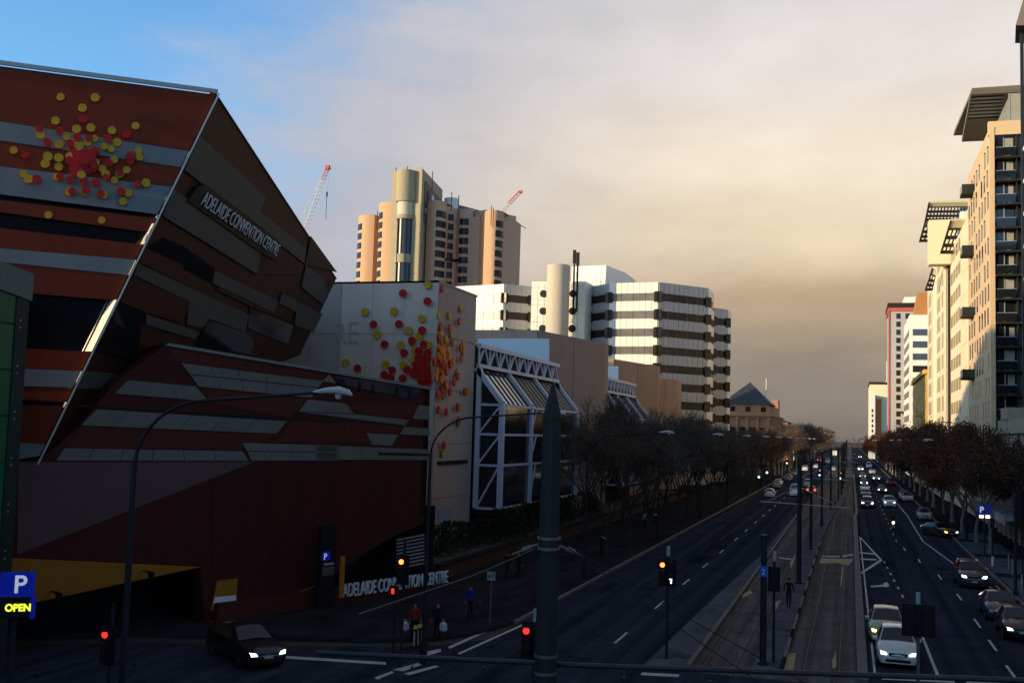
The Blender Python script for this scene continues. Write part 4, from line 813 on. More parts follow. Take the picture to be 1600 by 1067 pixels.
# near right tower, only its balcony edges and roof fin show
r8 = thing('corner_apartments', 'pale curved balcony edges and dark roof fin at the right picture edge', 'tower', (30, 95, 0))
xk = onY(1596, 300, 112).x
MB().box(xk+.5, xk+20, 109.5, 112, 13.8, 38).build('tower_body', BAL, r8)
for f in range(8):
    z = 16.2+f*3.1; MB().prism([(xk, 109.4, z-.35), (xk, 109.4, z), (xk+.8, 108.6, z+.5), (xk+20, 108.6, z+.5), (xk+20, 108.6, z), (xk+.8, 108.6, z-.1)], (0, 2.2, 0)).build('balcony_edge', WHITE, r8)
c0 = onY(1596.5, 50, 111); MB().bar((c0.x, 111, 13.8), (c0.x, 111, c0.z), .3).build('corner_post', POLE, r8)
f0 = onY(1587, 40, 109); f1 = onY(1601, -8, 109); MB().prism([f0, f1, f1+V((9, 0, 4)), f0+V((9, 0, -.8))], (.6, 5, 0)).build('roof_fin', ROOFS, r8)
# unseen blocks added round the view to shade the street and cut sky light
nw = [('nw_shade_block', 'tall unseen block added north-west of the crossing to shade the right hand fronts', -160, -87, 16, 62, 43), ('west_shade_block', 'broad unseen block added west of the crossing to shade the street', -70, -34, -70, 4, 30), ('low_shade_block', 'low unseen block added beside the broad one to shade the road', -112, -71, 2, 20, 17),
      ('rear_sky_block', 'low unseen block added behind the viewpoint to cut sky light', -28, 26, -75, -28, 9), ('corner_sky_block', 'unseen corner block added south of the crossing to cut sky light', 20, 60, 46, 88, 40), ('south_sky_block', 'unseen block added south-west of the crossing to cut sky light', 34, 80, -60, 16, 38)]
OBR = mat('unseen blocker brick', (.07, .05, .04), .8, var=.2, scale=.4)
for nm, lb_, x0, x1, y0, y1, h in nw:
    t = thing(nm, lb_, 'building', ((x0+x1)/2, (y0+y1)/2, 0)); MB().box(x0, x1, y0, y1, 0, h).build('wall', OBR, t)
    MB().box(x0-.4, x1+.4, y0-.4, y1+.4, h, h+.8).build('parapet', OBR, t)
    for f in range(int(h//4)-1):
        MB().box(x1, x1+.06, y0+2, y1-2, 3+f*4, 5+f*4).build('window_band', OG, t)
# ------------------------------------------------------------------ trees
BARKL = mat('dark bark', (.045, .036, .030), .9, var=.3, scale=3, bump=.3); BARKP = mat('pale plane bark', (.20, .175, .145), .85, var=.35, scale=2, bump=.3)
TWIG = mat('twigs and last leaves', (.115, .080, .062), .9, var=.35, scale=.6); LEAFO = mat('olive winter leaves', (.055, .052, .028), .8, var=.4, scale=.7)
LEAFR = mat('russet leaves', (.115, .040, .020), .8, var=.4, scale=.7); LEAFB = mat('brown leaves', (.080, .042, .024), .8, var=.4, scale=.7)
def grow(seed, H, spread, trunk_h, leafy):
    rnd = random.Random(seed); tr = MB(); tw = MB(); lf = MB()
    r0 = .17 if leafy < 1 else .24
    trunk = [V((0, 0, 0))]; k = 5
    for i in range(1, k+1): trunk.append(V((rnd.uniform(-.12, .12)*i*.4, rnd.uniform(-.12, .12)*i*.4, trunk_h*i/k)))
    tr.tube(trunk, [r0*(1.35 if i == 0 else 1-.08*i) for i in range(k+1)], 8)
    tips = []
    def limb(p, d, ln, r, lev):
        n = 4; pts = [p]; dd = d.copy()
        for i in range(n):
            dd = (dd + V((rnd.uniform(-.22, .22), rnd.uniform(-.22, .22), rnd.uniform(-.08, .16)))).normalized(); pts.append(pts[-1]+dd*ln/n)
        tr.tube(pts, [r*(1-.14*i) for i in range(n+1)], 6 if lev < 2 else 4, False)
        if lev >= 3: tips.extend([(q, dd) for q in pts[1:]]); return
        for i in range(rnd.randint(3, 4) if lev < 2 else 4):
            j = rnd.randint(2, n) if i else n; a = rnd.uniform(0, 6.283); sp = rnd.uniform(.35, .85)
            u = dd.cross(V((0, 0, 1)) if abs(dd.z) < .95 else V((1, 0, 0))).normalized(); v = dd.cross(u)
            nd_ = (dd + (u*math.cos(a)+v*math.sin(a))*sp).normalized()
            if nd_.z < -.1: nd_.z = .05
            limb(pts[j], nd_, ln*rnd.uniform(.55, .72), r*.5, lev+1)
    nl = 6
    for i in range(nl):
        a = 6.283*i/nl+rnd.uniform(-.3, .3); s = spread*rnd.uniform(.7, 1.1)
        limb(trunk[-1 if i % 2 else -2], V((math.cos(a)*s, math.sin(a)*s, 1)).normalized(), (H-trunk_h)*rnd.uniform(.40, .5), r0*.55, 0)
    zmx = max(p.z for p, _ in tips); f = H/zmx
    for p, d in tips:
        for _ in range(3 if leafy < 1 else 2):
            dr = (d+V((rnd.uniform(-.9, .9), rnd.uniform(-.9, .9), rnd.uniform(-.3, .9)))).normalized(); ln = rnd.uniform(.5, 1.25)
            w_ = dr.cross(V((rnd.random(), rnd.random(), rnd.random()))).normalized()*.016; q = p+dr*ln
            tw.add([p-w_, p+w_, q], [(0, 1, 2)])
            for s_ in range(2):
                b = p+dr*ln*rnd.uniform(.3, .8); d2 = (dr+V((rnd.uniform(-1, 1), rnd.uniform(-1, 1), rnd.uniform(-.5, .9)))).normalized(); tw.add([b-w_*.7, b+w_*.7, b+d2*rnd.uniform(.3, .7)], [(0, 1, 2)])
        for _ in range(int(leafy*8)+ (1 if rnd.random() < (leafy*8) % 1 else 0)):
            c = p+V((rnd.gauss(0, .45), rnd.gauss(0, .45), rnd.gauss(0, .4))); s_ = rnd.uniform(.07, .17)
            a = V((rnd.gauss(0, 1), rnd.gauss(0, 1), rnd.gauss(0, 1))).normalized(); b = a.cross(V((rnd.gauss(0, 1), rnd.gauss(0, 1), rnd.gauss(0, 1)))).normalized()
            lf.add([c-a*s_, c+b*s_*.7, c+a*s_, c-b*s_*.7], [(0, 1, 2, 3)])
    out = []
    for mb, nm in ((tr, 'trunk'), (tw, 'twigs'), (lf, 'crown')):
        mb.v = [(x, y, z*f if z > trunk_h else z*(1+(f-1)*z/trunk_h)) for x, y, z in mb.v]
        out.append(mb.mesh(nm, nm == 'trunk', False))
    return out
TL = [grow(s, 12.4, .66, 3.4, .12) for s in (1, 2, 3)]; TRR = [grow(s, 12.2, .85, 3.3, 1.9) for s in (11, 12, 13)]
random.seed(77)
def plant(meshes, x, y, sc_, label, group, mts, name='plane_tree'):
    t = thing(name, label, 'tree', (x, y, .1), group); t.rotation_euler.z = random.uniform(0, 6.28); t.scale = (sc_*random.uniform(.92, 1.08),)*2+(sc_,)
    for me, m, nm in zip(meshes, mts, ('trunk', 'twigs', 'crown')):
        o = bpy.data.objects.new(nm, me); COL.objects.link(o); o.parent = t
        if not me.materials: me.materials.append(None)
        o.material_slots[0].link = 'OBJECT'; o.material_slots[0].material = m
ordn = ['first', 'second', 'third', 'fourth', 'fifth', 'sixth', 'seventh', 'eighth', 'ninth', 'tenth', 'eleventh', 'twelfth']
y = 85; i = 0
while y < 620:
    lb_ = ('nearly bare plane tree, %s from the camera in the kerbside row by the halls' % ordn[i]) if i < 12 else 'distant bare plane tree in the long left kerbside row'
    plant(TL[i % 3], -18.6+random.uniform(-.4, .4), y, random.uniform(.92, 1.06)*(1 if y < 150 else .88 if y < 270 else 1.0+.25*min(1, (y-270)/150)) if i else .84, lb_, 'left kerbside plane trees', (BARKL, TWIG, LEAFO if i < 9 else TWIG))
    y += 9.5 if y < 260 else 15; i += 1
y = 101; i = 0
while y < 420:
    lb_ = ('bare plane tree, %s from the camera in the inner row along the planter' % ordn[i]) if i < 12 else 'distant bare plane tree in the inner left row'
    plant(TL[(i+1) % 3], -23.6+random.uniform(-.5, .5), y, random.uniform(.88, 1.03)*(1 if y < 150 else .88), lb_, 'inner row plane trees', (BARKL, TWIG, TWIG))
    y += 16 if y < 260 else 24; i += 1
ys = [106, 118, 131, 146, 162, 178, 195, 213, 232, 252, 273, 296, 320, 345, 372, 400, 430, 462, 496, 532, 570, 612, 660]
for i, y in enumerate(ys):
    lb_ = ('russet plane tree, %s from the camera along the right kerb' % ordn[i]) if i < 12 else 'distant russet plane tree in the long right kerbside row'
    plant(TRR[i % 3], 11.9+random.uniform(-.2, .3), y, random.uniform(.94, 1.04) if i > 1 else (.80, .9)[i], lb_, 'right kerbside plane trees', (BARKP, LEAFB, LEAFR if i % 3 else LEAFB))
# far trees closing the street, one mass
ft = MB(); rnd = random.Random(4)
for k in range(14000):
    side = rnd.random(); cx, cy_ = (rnd.uniform(-60, -14), rnd.uniform(620, 1100)) if side < .4 else (rnd.uniform(11, 40), rnd.uniform(680, 1100)) if side < .7 else (rnd.uniform(-260, 200), rnd.uniform(1250, 1400))
    h = (17.5 if side < .4 else 13.5)*(1-(((cx+20) % 9)/9-.5)**2*1.2); c = V((cx, cy_, 2+rnd.random()**.7*(h-2))); s_ = rnd.uniform(.4, 1.1); a = V((rnd.gauss(0, 1), rnd.gauss(0, 1), rnd.gauss(0, 1))).normalized(); b = a.cross(V((0, 0, 1))).normalized()
    ft.add([c-a*s_, c+b*s_, c+a*s_, c-b*s_], [(0, 1, 2, 3)])
fo = ft.build('far_trees', TWIG, None, False, False); tag(fo, 'hazy mass of far street trees closing the view', 'trees'); fo['kind'] = 'stuff'
# shrubs on the planter
def shrub(seed, r, h, n=900):
    rnd = random.Random(seed); m = MB()
    for k in range(n):
        a, rr_, z = rnd.uniform(0, 6.28), r*rnd.random()**.5, h*rnd.random()**.8; c = V((rr_*math.cos(a)*(1-.4*z/h), rr_*math.sin(a)*(1-.4*z/h), z)); s_ = rnd.uniform(.06, .15)
        u = V((rnd.gauss(0, 1), rnd.gauss(0, 1), rnd.gauss(0, 1))).normalized(); v = u.cross(V((rnd.gauss(0, 1), rnd.gauss(0, 1), rnd.gauss(0, 1)))).normalized()
        m.add([c-u*s_, c+v*s_*.6, c+u*s_, c-v*s_*.6], [(0, 1, 2, 3)])
    return m.mesh('foliage', False, False)
SH = [shrub(s, 1.5, 2.2) for s in (1, 2)]; GRN = mat('dark green shrub', (.018, .030, .014), .8, var=.4)
for me in SH: me.materials.append(GRN)
for i in range(16):
    t = put('shrub', SH[i % 2], None, None, None, (-27.5+random.uniform(-1.2, 1.2), 69+i*3.2, .9)); t.rotation_euler.z = i; t.scale = (random.uniform(.8, 1.2),)*3
    tag(t, 'dark green shrub on the planter below the glazed hall bays', 'shrub', 'planter shrubs')
# ------------------------------------------------------------------ street lamps
LH = mat('lamp head pale', (.55, .56, .60), .4, var=.05)
def lamp(x, y, h, arm, sgn, label, grp):
    t = thing('street_lamp', label, 'street lamp', (x, y, 0), grp)
    pts = [V((x, y, 0)), V((x, y, h*.45)), V((x, y, h-1.9))]
    for k in range(1, 9):
        a = math.pi/2*k/8; pts.append(V((x+sgn*2.0*(1-math.cos(a)), y, h-1.9+1.7*math.sin(a))))
    pts += [V((x+sgn*arm, y, h+.05))]
    MB().tube(pts, [.10, .085, .07]+[.042]*8+[.03], 8).build('post', LAMPP, t, True)
    hx = x+sgn*arm; m = MB()
    m.tube([(hx-sgn*.15, y, h+.06), (hx+sgn*.15, y, h+.1), (hx+sgn*.5, y, h+.12), (hx+sgn*.75, y, h+.06), (hx+sgn*.85, y, h)], [.03, .07, .09, .075, .025], 10).build('lamp_head', LH, t, True)
    MB().tube([(hx+sgn*.5, y, h+.02), (hx+sgn*.5, y, h-.09)], [.09, .06], 10).build('diffuser', mat('lamp bowl', (.5, .5, .52), .2, var=0), t)
    MB().cyl((x, y), .17, 0, .9, 8).build('base', LAMPP, t)
for i, y in enumerate([23.2, 43.2, 72, 101, 130, 160, 190, 222, 256, 292, 330, 370]):
    lamp(-17.0, y, 10.5 if i < 2 else 9.9, 5.0, 1, ['curved street lamp in front of the striped prow', 'curved street lamp in front of the disc starburst block', 'curved street lamp rising beside the big green pole'][i] if i < 3 else '%s curved street lamp from the camera along the left kerb' % ordn[i], 'curved lamps along the left kerb')
for i, y in enumerate([118, 150, 185, 222, 262, 305, 350, 400]):
    lamp(11.0, y, 10.0, 3.2, -1, '%s curved street lamp from the camera along the right kerb' % ordn[i], 'curved lamps along the right kerb')
# ------------------------------------------------------------------ tram poles and overhead
for i, (x, y, h, r) in enumerate([(-3.55, 48.4, 5.6, .15), (-3.3, 76.2, 8.1, .17), (-3.35, 100.2, 7.9, .14), (-3.1, 127.5, 8.3, .14), (-2.65, 157, 8.6, .14), (-1.95, 184.5, 8.6, .14), (-1.6, 204, 8.8, .14), (-1.6, 232, 9, .14), (-1.6, 262, 9, .14), (-1.6, 295, 9.2, .14), (-1.6, 330, 9.4, .14), (-1.6, 370, 9.6, .15), (-1.6, 415, 9.8, .15), (-1.6, 465, 9.8, .15)]):
    t = thing('tram_pole', ('%s dark tram pole from the camera along the central platform' % ordn[i]) if i < 12 else 'distant dark tram pole on the track median', 'pole', (x, y, 0), 'dark tram poles between the tracks')
    MB().cyl((x, y), r, 0, h, 12, r*.85).build('shaft', POLE, t, True); MB().cyl((x, y), r*1.6, .19, .32, 12).build('base_flange', POLE, t); MB().cyl((x, y), r*.95, h, h+.06, 12).build('cap', POLE, t)
    if i in (1, 3, 5, 7, 9, 11):
        MB().bar((x-2.6, y, 5.5), (x+3.2, y, 5.35), .05).bar((x, y, 6.6), (x-2.2, y, 5.5), .03).bar((x, y, 6.6), (x+2.6, y, 5.4), .03).build('bracket_arm', ALU, t)
    if i == 0:
        MB().box(x-.16, x+.16, y-.17, y-.15, 3.9, 4.35).build('number_plate', mat('blue plate', (.02, .12, .5), .5, var=.05), t)
        text('plate_symbol', '2', .32, WHITE, t, (x-.08, y-.172, 4.0), (1, 0, 0), UP, .004)
wr = mat('copper wire', (.03, .028, .028), .6, var=.1)
for x, nm in ((-5.3, 'left'), (-1.2, 'right')):
    mb = MB()
    ysq = [47, 76.2, 127.5, 184.5, 232, 295, 370, 465]
    for a, b in zip(ysq[:-1], ysq[1:]): mb.tube([(x, a, 5.42), (x, (a+b)/2, 5.38), (x, b, 5.42)], .012, 4)
    tag(mb.build('contact_wire', wr), 'thin overhead tram contact wire over the %s hand track' % nm, 'wire')
# big green foreground pole with clamped tube
gp = thing('catenary_pole', 'thick green foreground pole with pointed top', 'pole', (-5.15, 19, 0))
gx_, gy_ = -5.15, 19.0
MB().tube([(gx_, gy_, 0), (gx_, gy_, 5.5), (gx_, gy_, 10.05)], [.215, .20, .165], 24).build('shaft', GREENP, gp, True)
MB().tube([(gx_, gy_, 10.05), (gx_, gy_, 10.62), (gx_, gy_, 10.72)], [.175, .035, .0], 24).build('pointed_cap', GREENP, gp, True)
for z in (7.72, 7.90, 5.55, 5.85): MB().tube([(gx_, gy_, z-.025), (gx_, gy_, z+.025)], [.207, .207], 24).build('clamp_band', mat('galvanised band', (.16, .18, .18), .5, .5, var=.1), gp)
def insul(p, d, nm='insulator'):
    d = V(d).normalized(); p = V(p); MB().tube([p, p+d*.12, p+d*.13, p+d*.3, p+d*.31, p+d*.5], [.02, .02, .045, .045, .02, .015], 8).build(nm, mat('insulator pale', (.17, .18, .19), .5, var=.1), gp)
insul((gx_+.2, gy_, 7.78), (.55, .3, -.25)); insul((gx_-.2, gy_, 7.78), (-.5, -.1, -.22))
tb_ = thing('tram_headspan', 'long steel headspan tube crossing the bottom of the view', 'steel tube', (-5.15, 19.3, 5.6))
L0, L1 = onY(493, 1019, 19.3), onY(1640, 1064, 19.3); Lm = onY(857, 1036, 19.3)
TUBE = mat('headspan steel', (.050, .056, .062), .5, .3, var=.2)
MB().tube([L0, Lm], .045, 10).build('tube', TUBE, tb_, True); MB().tube([Lm+V((.22, 0, 0)), L1], .045, 10).build('tube', TUBE, tb_, True); MB().tube([Lm-V((.22, 0, 0)), Lm+V((.22, 0, 0))], .055, 10).build('sleeve', TUBE, tb_, True)
for px in (645, 757, 975, 1110, 1300): 
    p = onY(px, 1025 if px < 857 else 1036+(px-857)*.038, 19.3); MB().bar(p+V((0, 0, -.16)), p+V((0, 0, .1)), .022).tube([p+V((0, -.02, -.18)), p+V((0, -.02, -.26))], [.03, .015], 8).build('hanger', TUBE, tb_)
for k, (a, b) in enumerate([((885, 853, 19), (1190, 1068, 19)), ((902, 862, 19), (1260, 1067, 24)), ((835, 858, 19), (560, 960, 10))]):
    p, q_ = onY(*a[:2], a[2]), onY(*b[:2], b[2]); tag(MB().tube([p, p.lerp(q_, .5)-UP*.05, q_], .011, 5).build('span_wire', wr), ['steep span wire running down from the green pole past the red signal', 'longer span wire from the green pole towards the tram tracks', 'span wire leaving the green pole to the lower left'][k], 'wire')
# ------------------------------------------------------------------ traffic signals
def lampm(n, c, s): return mat(n, tuple(min(1, v*.6) for v in c), .4, var=0, emit=c, es=s)
RL = lampm('red lamp', (1, .03, .02), 1.6); AMB = lampm('red lamp hot', (1, .22, .05), 3.5); WL = lampm('white arrow lamp', (.9, .95, 1), 3.0); GL_ = lampm('green lamp', (.4, 1, .8), 5)
LENS = mat('unlit lens', (.02, .02, .02), .3, var=0)
def signal(x, y, h, label, back=False, wide=.55, hh=1.15, zc=None, lit=None, arrow=True, zb=0, red=RL, post_m=POLE, rz=0, topcap=True, board=True):
    t = thing('traffic_signal', label, 'traffic light', (x, y, zb), 'traffic signals')
    zc = zc or h-.75; s = 1 if back else -1
    MB().cyl((x, y), .06, zb, h, 10).build('post', post_m, t, True)
    if topcap: MB().cyl((x, y), .085, h, h+.42, 10, .075).build('post_cap', mat('cap pale green', (.30, .38, .38), .5, var=.1), t, True)
    yf = y-.13
    if board: MB().box(x-wide/2, x+wide/2, yf-.02, yf, zc-hh/2, zc+hh/2).build('target_board', BLACK, t)
    for cx in ((-.25, .25) if wide > .7 else (0,)):
        MB().box(x+cx*wide-.15, x+cx*wide+.15, yf-.2, yf-.02, zc-hh/2+.08, zc+hh/2-.08).build('lamp_housing', BLACK, t)
        if back: continue
        for j in (-1, 0, 1):
            zz = zc-j*hh*.29; ob = MB().tube([(x+cx*wide, yf-.2, zz), (x+cx*wide, yf-.22, zz)], [.105, .105], 14)
            lm = red if (j == -1 and cx <= 0) else (WL if (j == 1 and arrow and (cx > 0)) else LENS)
            if lm is WL: MB().box(x+cx*wide-.02, x+cx*wide+.03, yf-.235, yf-.22, zz-.1, zz+.06).prism([(x+cx*wide-.09, yf-.235, zz+.09), (x+cx*wide+.04, yf-.235, zz+.10), (x+cx*wide+.03, yf-.235, zz+.0)], (0, .01, 0)).build('arrow_lamp', WL, t); lm = LENS
            ob.build('lens', lm, t)
            MB().tube([(x+cx*wide, yf-.2, zz+.13), (x+cx*wide, yf-.4, zz+.13)], [.13, .12], 8, False).build('visor', BLACK, t) if False else None
            MB().box(x+cx*wide-.14, x+cx*wide+.14, yf-.40, yf-.2, zz+.12, zz+.135).build('visor', BLACK, t)
    return t
p = onY(825, 1000, 33); p2 = onY(842, 955, 33)
signal(p2.x-.1, 33, p2.z-.35, 'large red signal close to the left of the green pole', zc=p.z, wide=.78, hh=1.2)
bpy.context.view_layer.update()
signal(-7.6, 48, 4.55, 'red traffic signal with white arrow on the left median', wide=.78, hh=1.15, zc=3.85, red=AMB)
p = onY(1420, 967, 43); signal(p.x+.32, 43, onY(1433, 943, 43).z, 'twin black signal seen from behind in front of the white hatchback', back=True, wide=1.15, hh=1.15, zc=p.z, post_m=mat('grey green post', (.10, .13, .13), .5, var=.15))
signal(-3.15, 49, 4.5, 'slim black signal seen from behind beside the first tram pole', back=True, wide=.5, hh=1.05, zc=3.75, topcap=True)
p = onX(632, 876, -17.6); signal(p.x, p.y, p.z+.9, 'red signal on the far left corner in front of the entrance lettering', wide=.55, hh=1.2, zc=p.z-.35, red=AMB, topcap=False)
p = onX(168, 990, -22); signal(p.x, p.y+.2, p.z+.9, 'red signal low at the left over the dark driveway', wide=.55, hh=1.2, zc=p.z-.35, topcap=False)
p = onX(1597, 790, 11.2); signal(p.x, p.y, p.z+1.6, 'black signal seen from behind at the right picture edge', back=True, wide=.9, hh=2.3, zc=p.z, topcap=False)
p = onX(618, 925, -18.5); pd = thing('pedestrian_signal', 'small red pedestrian lantern beside the corner crowd', 'traffic light', (p.x, p.y, 0)); MB().cyl((p.x, p.y), .05, 0, p.z+.4, 8).build('post', POLE, pd); MB().box(p.x-.14, p.x+.14, p.y-.3, p.y-.05, p.z-.35, p.z+.3).build('housing', BLACK, pd); MB().box(p.x-.06, p.x+.06, p.y-.31, p.y-.3, p.z-.02, p.z+.2).build('red_man', RL, pd)
for k, (px, py, Y, lb_) in enumerate([(1230, 717, 262, 'far red signal against the dark left trees'), (1281, 735, 240, 'far red signal over the tram tracks'), (1314, 739, 212, 'far red signal right of the tram poles')]):
    q_ = onY(px, py, Y); signal(q_.x, Y, q_.z+.4, lb_, wide=.55, hh=1.1, zc=q_.z-.3, red=AMB, topcap=False)
    MB().tube([(q_.x-.05, Y-.36, q_.z-.95), (q_.x-.05, Y-.37, q_.z-.95)], [.16, .16], 10).build('lens', WL, [o for o in COL.objects if o.type == 'EMPTY'][-1])
for px, py, Y, lb_ in ((1198.5, 738, 190, 'green lantern on a slim post at the far left kerb'), (1186, 745, 180, 'pale lantern on a slim post by the far footpath')):
    q_ = onY(px, py, Y); t = thing('kerb_lantern', lb_, 'traffic light', (q_.x, Y, 0)); MB().cyl((q_.x, Y), .05, 0, q_.z+.3, 8).build('post', POLE, t); MB().box(q_.x-.15, q_.x+.15, Y-.25, Y-.03, q_.z-.5, q_.z+.3).build('housing', BLACK, t); MB().tube([(q_.x, Y-.25, q_.z), (q_.x, Y-.28, q_.z)], [.16, .16], 10).build('lens', GL_, t)
# ------------------------------------------------------------------ signs
BLUE = lampm('blue parking face', (.01, .03, .6), .15); PW = lampm('sign white', (.75, .8, 1), .4); YO = lampm('open letters', (.85, 1, .05), 1.1)
p = onX(26, 930, -24.5); ps = thing('parking_sign', 'blue parking sign with lit OPEN panel at the left edge', 'sign', (p.x, p.y, 0))
du = V((.25, .97, 0)).normalized(); dn = V((.97, -.25, 0)); du = V((.83, .56, 0)); dn = V((.56, -.83, 0))
def sq(o, w_, h, th, m, nm, par): return MB().prism([o-du*w_/2, o+du*w_/2, o+du*w_/2+UP*h, o-du*w_/2+UP*h], -dn*th).build(nm, m, par)
s_ = (p-OC).length/1700
sq(p+UP*(-2)*s_, 44*s_, 34*s_, .12, BLUE, 'sign_face', ps); sq(p-UP*30*s_, 40*s_, 28*s_, .12, BLACK, 'open_panel', ps); sq(p-UP*32*s_+du*21*s_, 6*s_, 30*s_, .3, BLUE, 'sign_edge', ps)
text('letter', 'P', 34*s_, PW, ps, p+UP*4*s_+dn*.01-du*5*s_, du, UP, .01, 1.0, bold=.012); text('letters', 'OPEN', 13.5*s_, YO, ps, p-UP*21*s_+dn*.01-du*14*s_, du, UP, .01, .95, bold=.012)
MB().cyl((p.x-.3, p.y+.3), .08, 0, p.z, 8).build('post', POLE, ps)
# car park totem
t0 = onN(513, 870, Wa+Wn*1.2, Wn); tt = thing('parking_totem', 'tall black car park totem with small blue P by the entrance', 'sign', (t0.x, t0.y, 0))
def tq(u0, u1, z0, z1, th, m, nm, pr=0): return MB().prism([t0*1+Wd*u0+Wn*pr+UP*(z0-t0.z), t0+Wd*u1+Wn*pr+UP*(z0-t0.z), t0+Wd*u1+Wn*pr+UP*(z1-t0.z), t0+Wd*u0+Wn*pr+UP*(z1-t0.z)], -Wn*th).build(nm, m, tt)
tq(-.55, .55, 0, t0.z+1.65, .3, BLACK, 'totem_body'); tq(-.45, .1, t0.z-.15, t0.z+.3, .03, BLUE, 'parking_face', .03)
text('letter', 'P', .45, PW, tt, t0-Wd*.36+Wn*.035-UP*.1, Wd, UP, .005); tq(-.3, .4, t0.z-.42, t0.z-.3, .02, mat('totem text', (.35, .35, .37), .6, var=.2), 'text_block', .03); tq(-.4, .45, t0.z-.95, t0.z-.5, .02, mat('totem picture', (.08, .09, .085), .6, var=.5, scale=3), 'picture_panel', .03)
tq(.95, 1.25, .6, t0.z-.05, .1, mat('amber blade', (.42, .17, .015), .5, var=.1), 'amber_blade')
# right blue parking sign
p = onX(1538, 797, 11.3); bs = thing('parking_sign', 'illuminated blue parking sign on a slim post by the right kerb', 'sign', (p.x, p.y, 0))
MB().cyl((p.x, p.y), .07, 0, p.z+.5, 8).build('post', POLE, bs)
for dx in (-.26, .26): MB().box(p.x+dx-.22, p.x+dx+.22, p.y-.25, p.y-.08, p.z-.32, p.z+.5).build('sign_face', BLUE, bs); MB().box(p.x+dx-.17, p.x+dx+.17, p.y-.26, p.y-.1, p.z-.66, p.z-.42).build('lit_panel', lampm('lit sign panel', (1, .98, .9), 2.0), bs)
text('letter', 'P', .72, PW, bs, (p.x-.42, p.y-.26, p.z-.18), (1, 0, 0), UP, .005, bold=.02)
# small stop flag on the left footpath
p = onX(768, 900, -17.3); sf = thing('stop_sign_post', 'slim white sign flag on a pale post on the dark footpath', 'sign', (p.x, p.y, 0)); MB().cyl((p.x, p.y), .04, 0, p.z+.2, 8).build('post', mat('dull grey post', (.12, .12, .13), .5, var=.1), sf); MB().box(p.x-.22, p.x+.22, p.y-.05, p.y-.03, p.z-.2, p.z+.25).build('plate', mat('dull white plate', (.30, .31, .33), .6, var=.3, scale=8), sf)
text('plate_text', 'BUS', .2, BLACK, sf, (p.x-.19, p.y-.055, p.z-.05), (1, 0, 0), UP, .003)
# blue neon sign under the right awning
p = onX(1463, 787, 14.5); ns = thing('neon_sign', 'glowing blue shop sign under the right hand trees', 'sign', (p.x, p.y, 0)); MB().box(p.x-.5, p.x+.5, p.y-.1, p.y, p.z-.9, p.z+.9).build('sign_face', lampm('blue neon', (.10, .25, .9), .6), ns); MB().box(p.x-.1, p.x+.1, p.y, p.y+.2, 0, p.z+.9).build('post', POLE, ns)
for k in range(3): MB().box(p.x-.3+.1*k, p.x+.3, p.y-.12, p.y-.1, p.z+.4-k*.5, p.z+.55-k*.5).build('lettering', PW, ns)
# bollards near the left corner and right footpath posts
for k, (px, py) in enumerate([(648, 1012), (654, 1010), (660, 1009)]):
    g = gnd(px, py); t = thing('bollard', '%s of three black bollards with yellow caps at the left crossing' % ('leftmost', 'middle one', 'rightmost')[k], 'bollard', (g.x, g.y, 0), 'yellow capped bollards'); MB().cyl((g.x, g.y), .09, 0, .85, 10).build('post', BLACK, t); MB().cyl((g.x, g.y), .12, .85, 1.0, 10, .06).build('cap', mat('yellow cap', (.5, .45, .06), .5, var=.1), t); MB().box(g.x-.03, g.x+.03, g.y-.1, g.y-.088, .1, .75).build('reflector', mat('reflector', (.5, .5, .35), .4, var=.1), t)
for k, (px, py) in enumerate([(1576, 890), (1582, 898), (1588, 905), (1597, 925)]):
    g = gnd(px, py, .13); t = thing('steel_bollard', '%s steel bollard from the far end at the right footpath edge' % ordn[k], 'bollard', (g.x, g.y, .13), 'right footpath bollards'); MB().cyl((g.x, g.y), .055, .1, 1.25, 10).build('post', ALU, t); MB().cyl((g.x, g.y), .058, 1.25, 1.3, 10, .02).build('cap', ALU, t)
g = gnd(1587, 930, .13); t = thing('signal_pole', 'tall dark pole on the right footpath near the bollards', 'pole', (g.x, g.y, .13)); MB().cyl((g.x, g.y), .10, .1, 6.5, 10).build('shaft', POLE, t); MB().cyl((g.x, g.y), .18, .1, .4, 10).build('base', POLE, t)
g = gnd(1551, 884, .13); t = thing('push_button_post', 'short dark post with white base sleeve beside the driveway', 'post', (g.x, g.y, .13)); MB().cyl((g.x, g.y), .07, .9, 3.9, 10).build('shaft', POLE, t); MB().cyl((g.x, g.y), .09, .1, .9, 10).build('white_sleeve', WHITE, t); MB().box(g.x-.15, g.x+.15, g.y-.2, g.y-.05, 3.2, 3.9).build('housing', BLACK, t)
# bins and a utility cabinet on the left footpath
for k, (x, y) in enumerate([(-19.6, 90), (-20.4, 120)]):
    t = thing('litter_bin', ['nearer grey litter bin on the left footpath under the trees', 'farther grey litter bin on the left footpath under the trees'][k], 'bin', (x, y, .13), 'litter bins'); MB().cyl((x, y), .28, .13, 1.0, 12).build('body', POLE, t, True); MB().cyl((x, y), .31, 1.0, 1.12, 12, .2).build('lid', ALU, t, True)
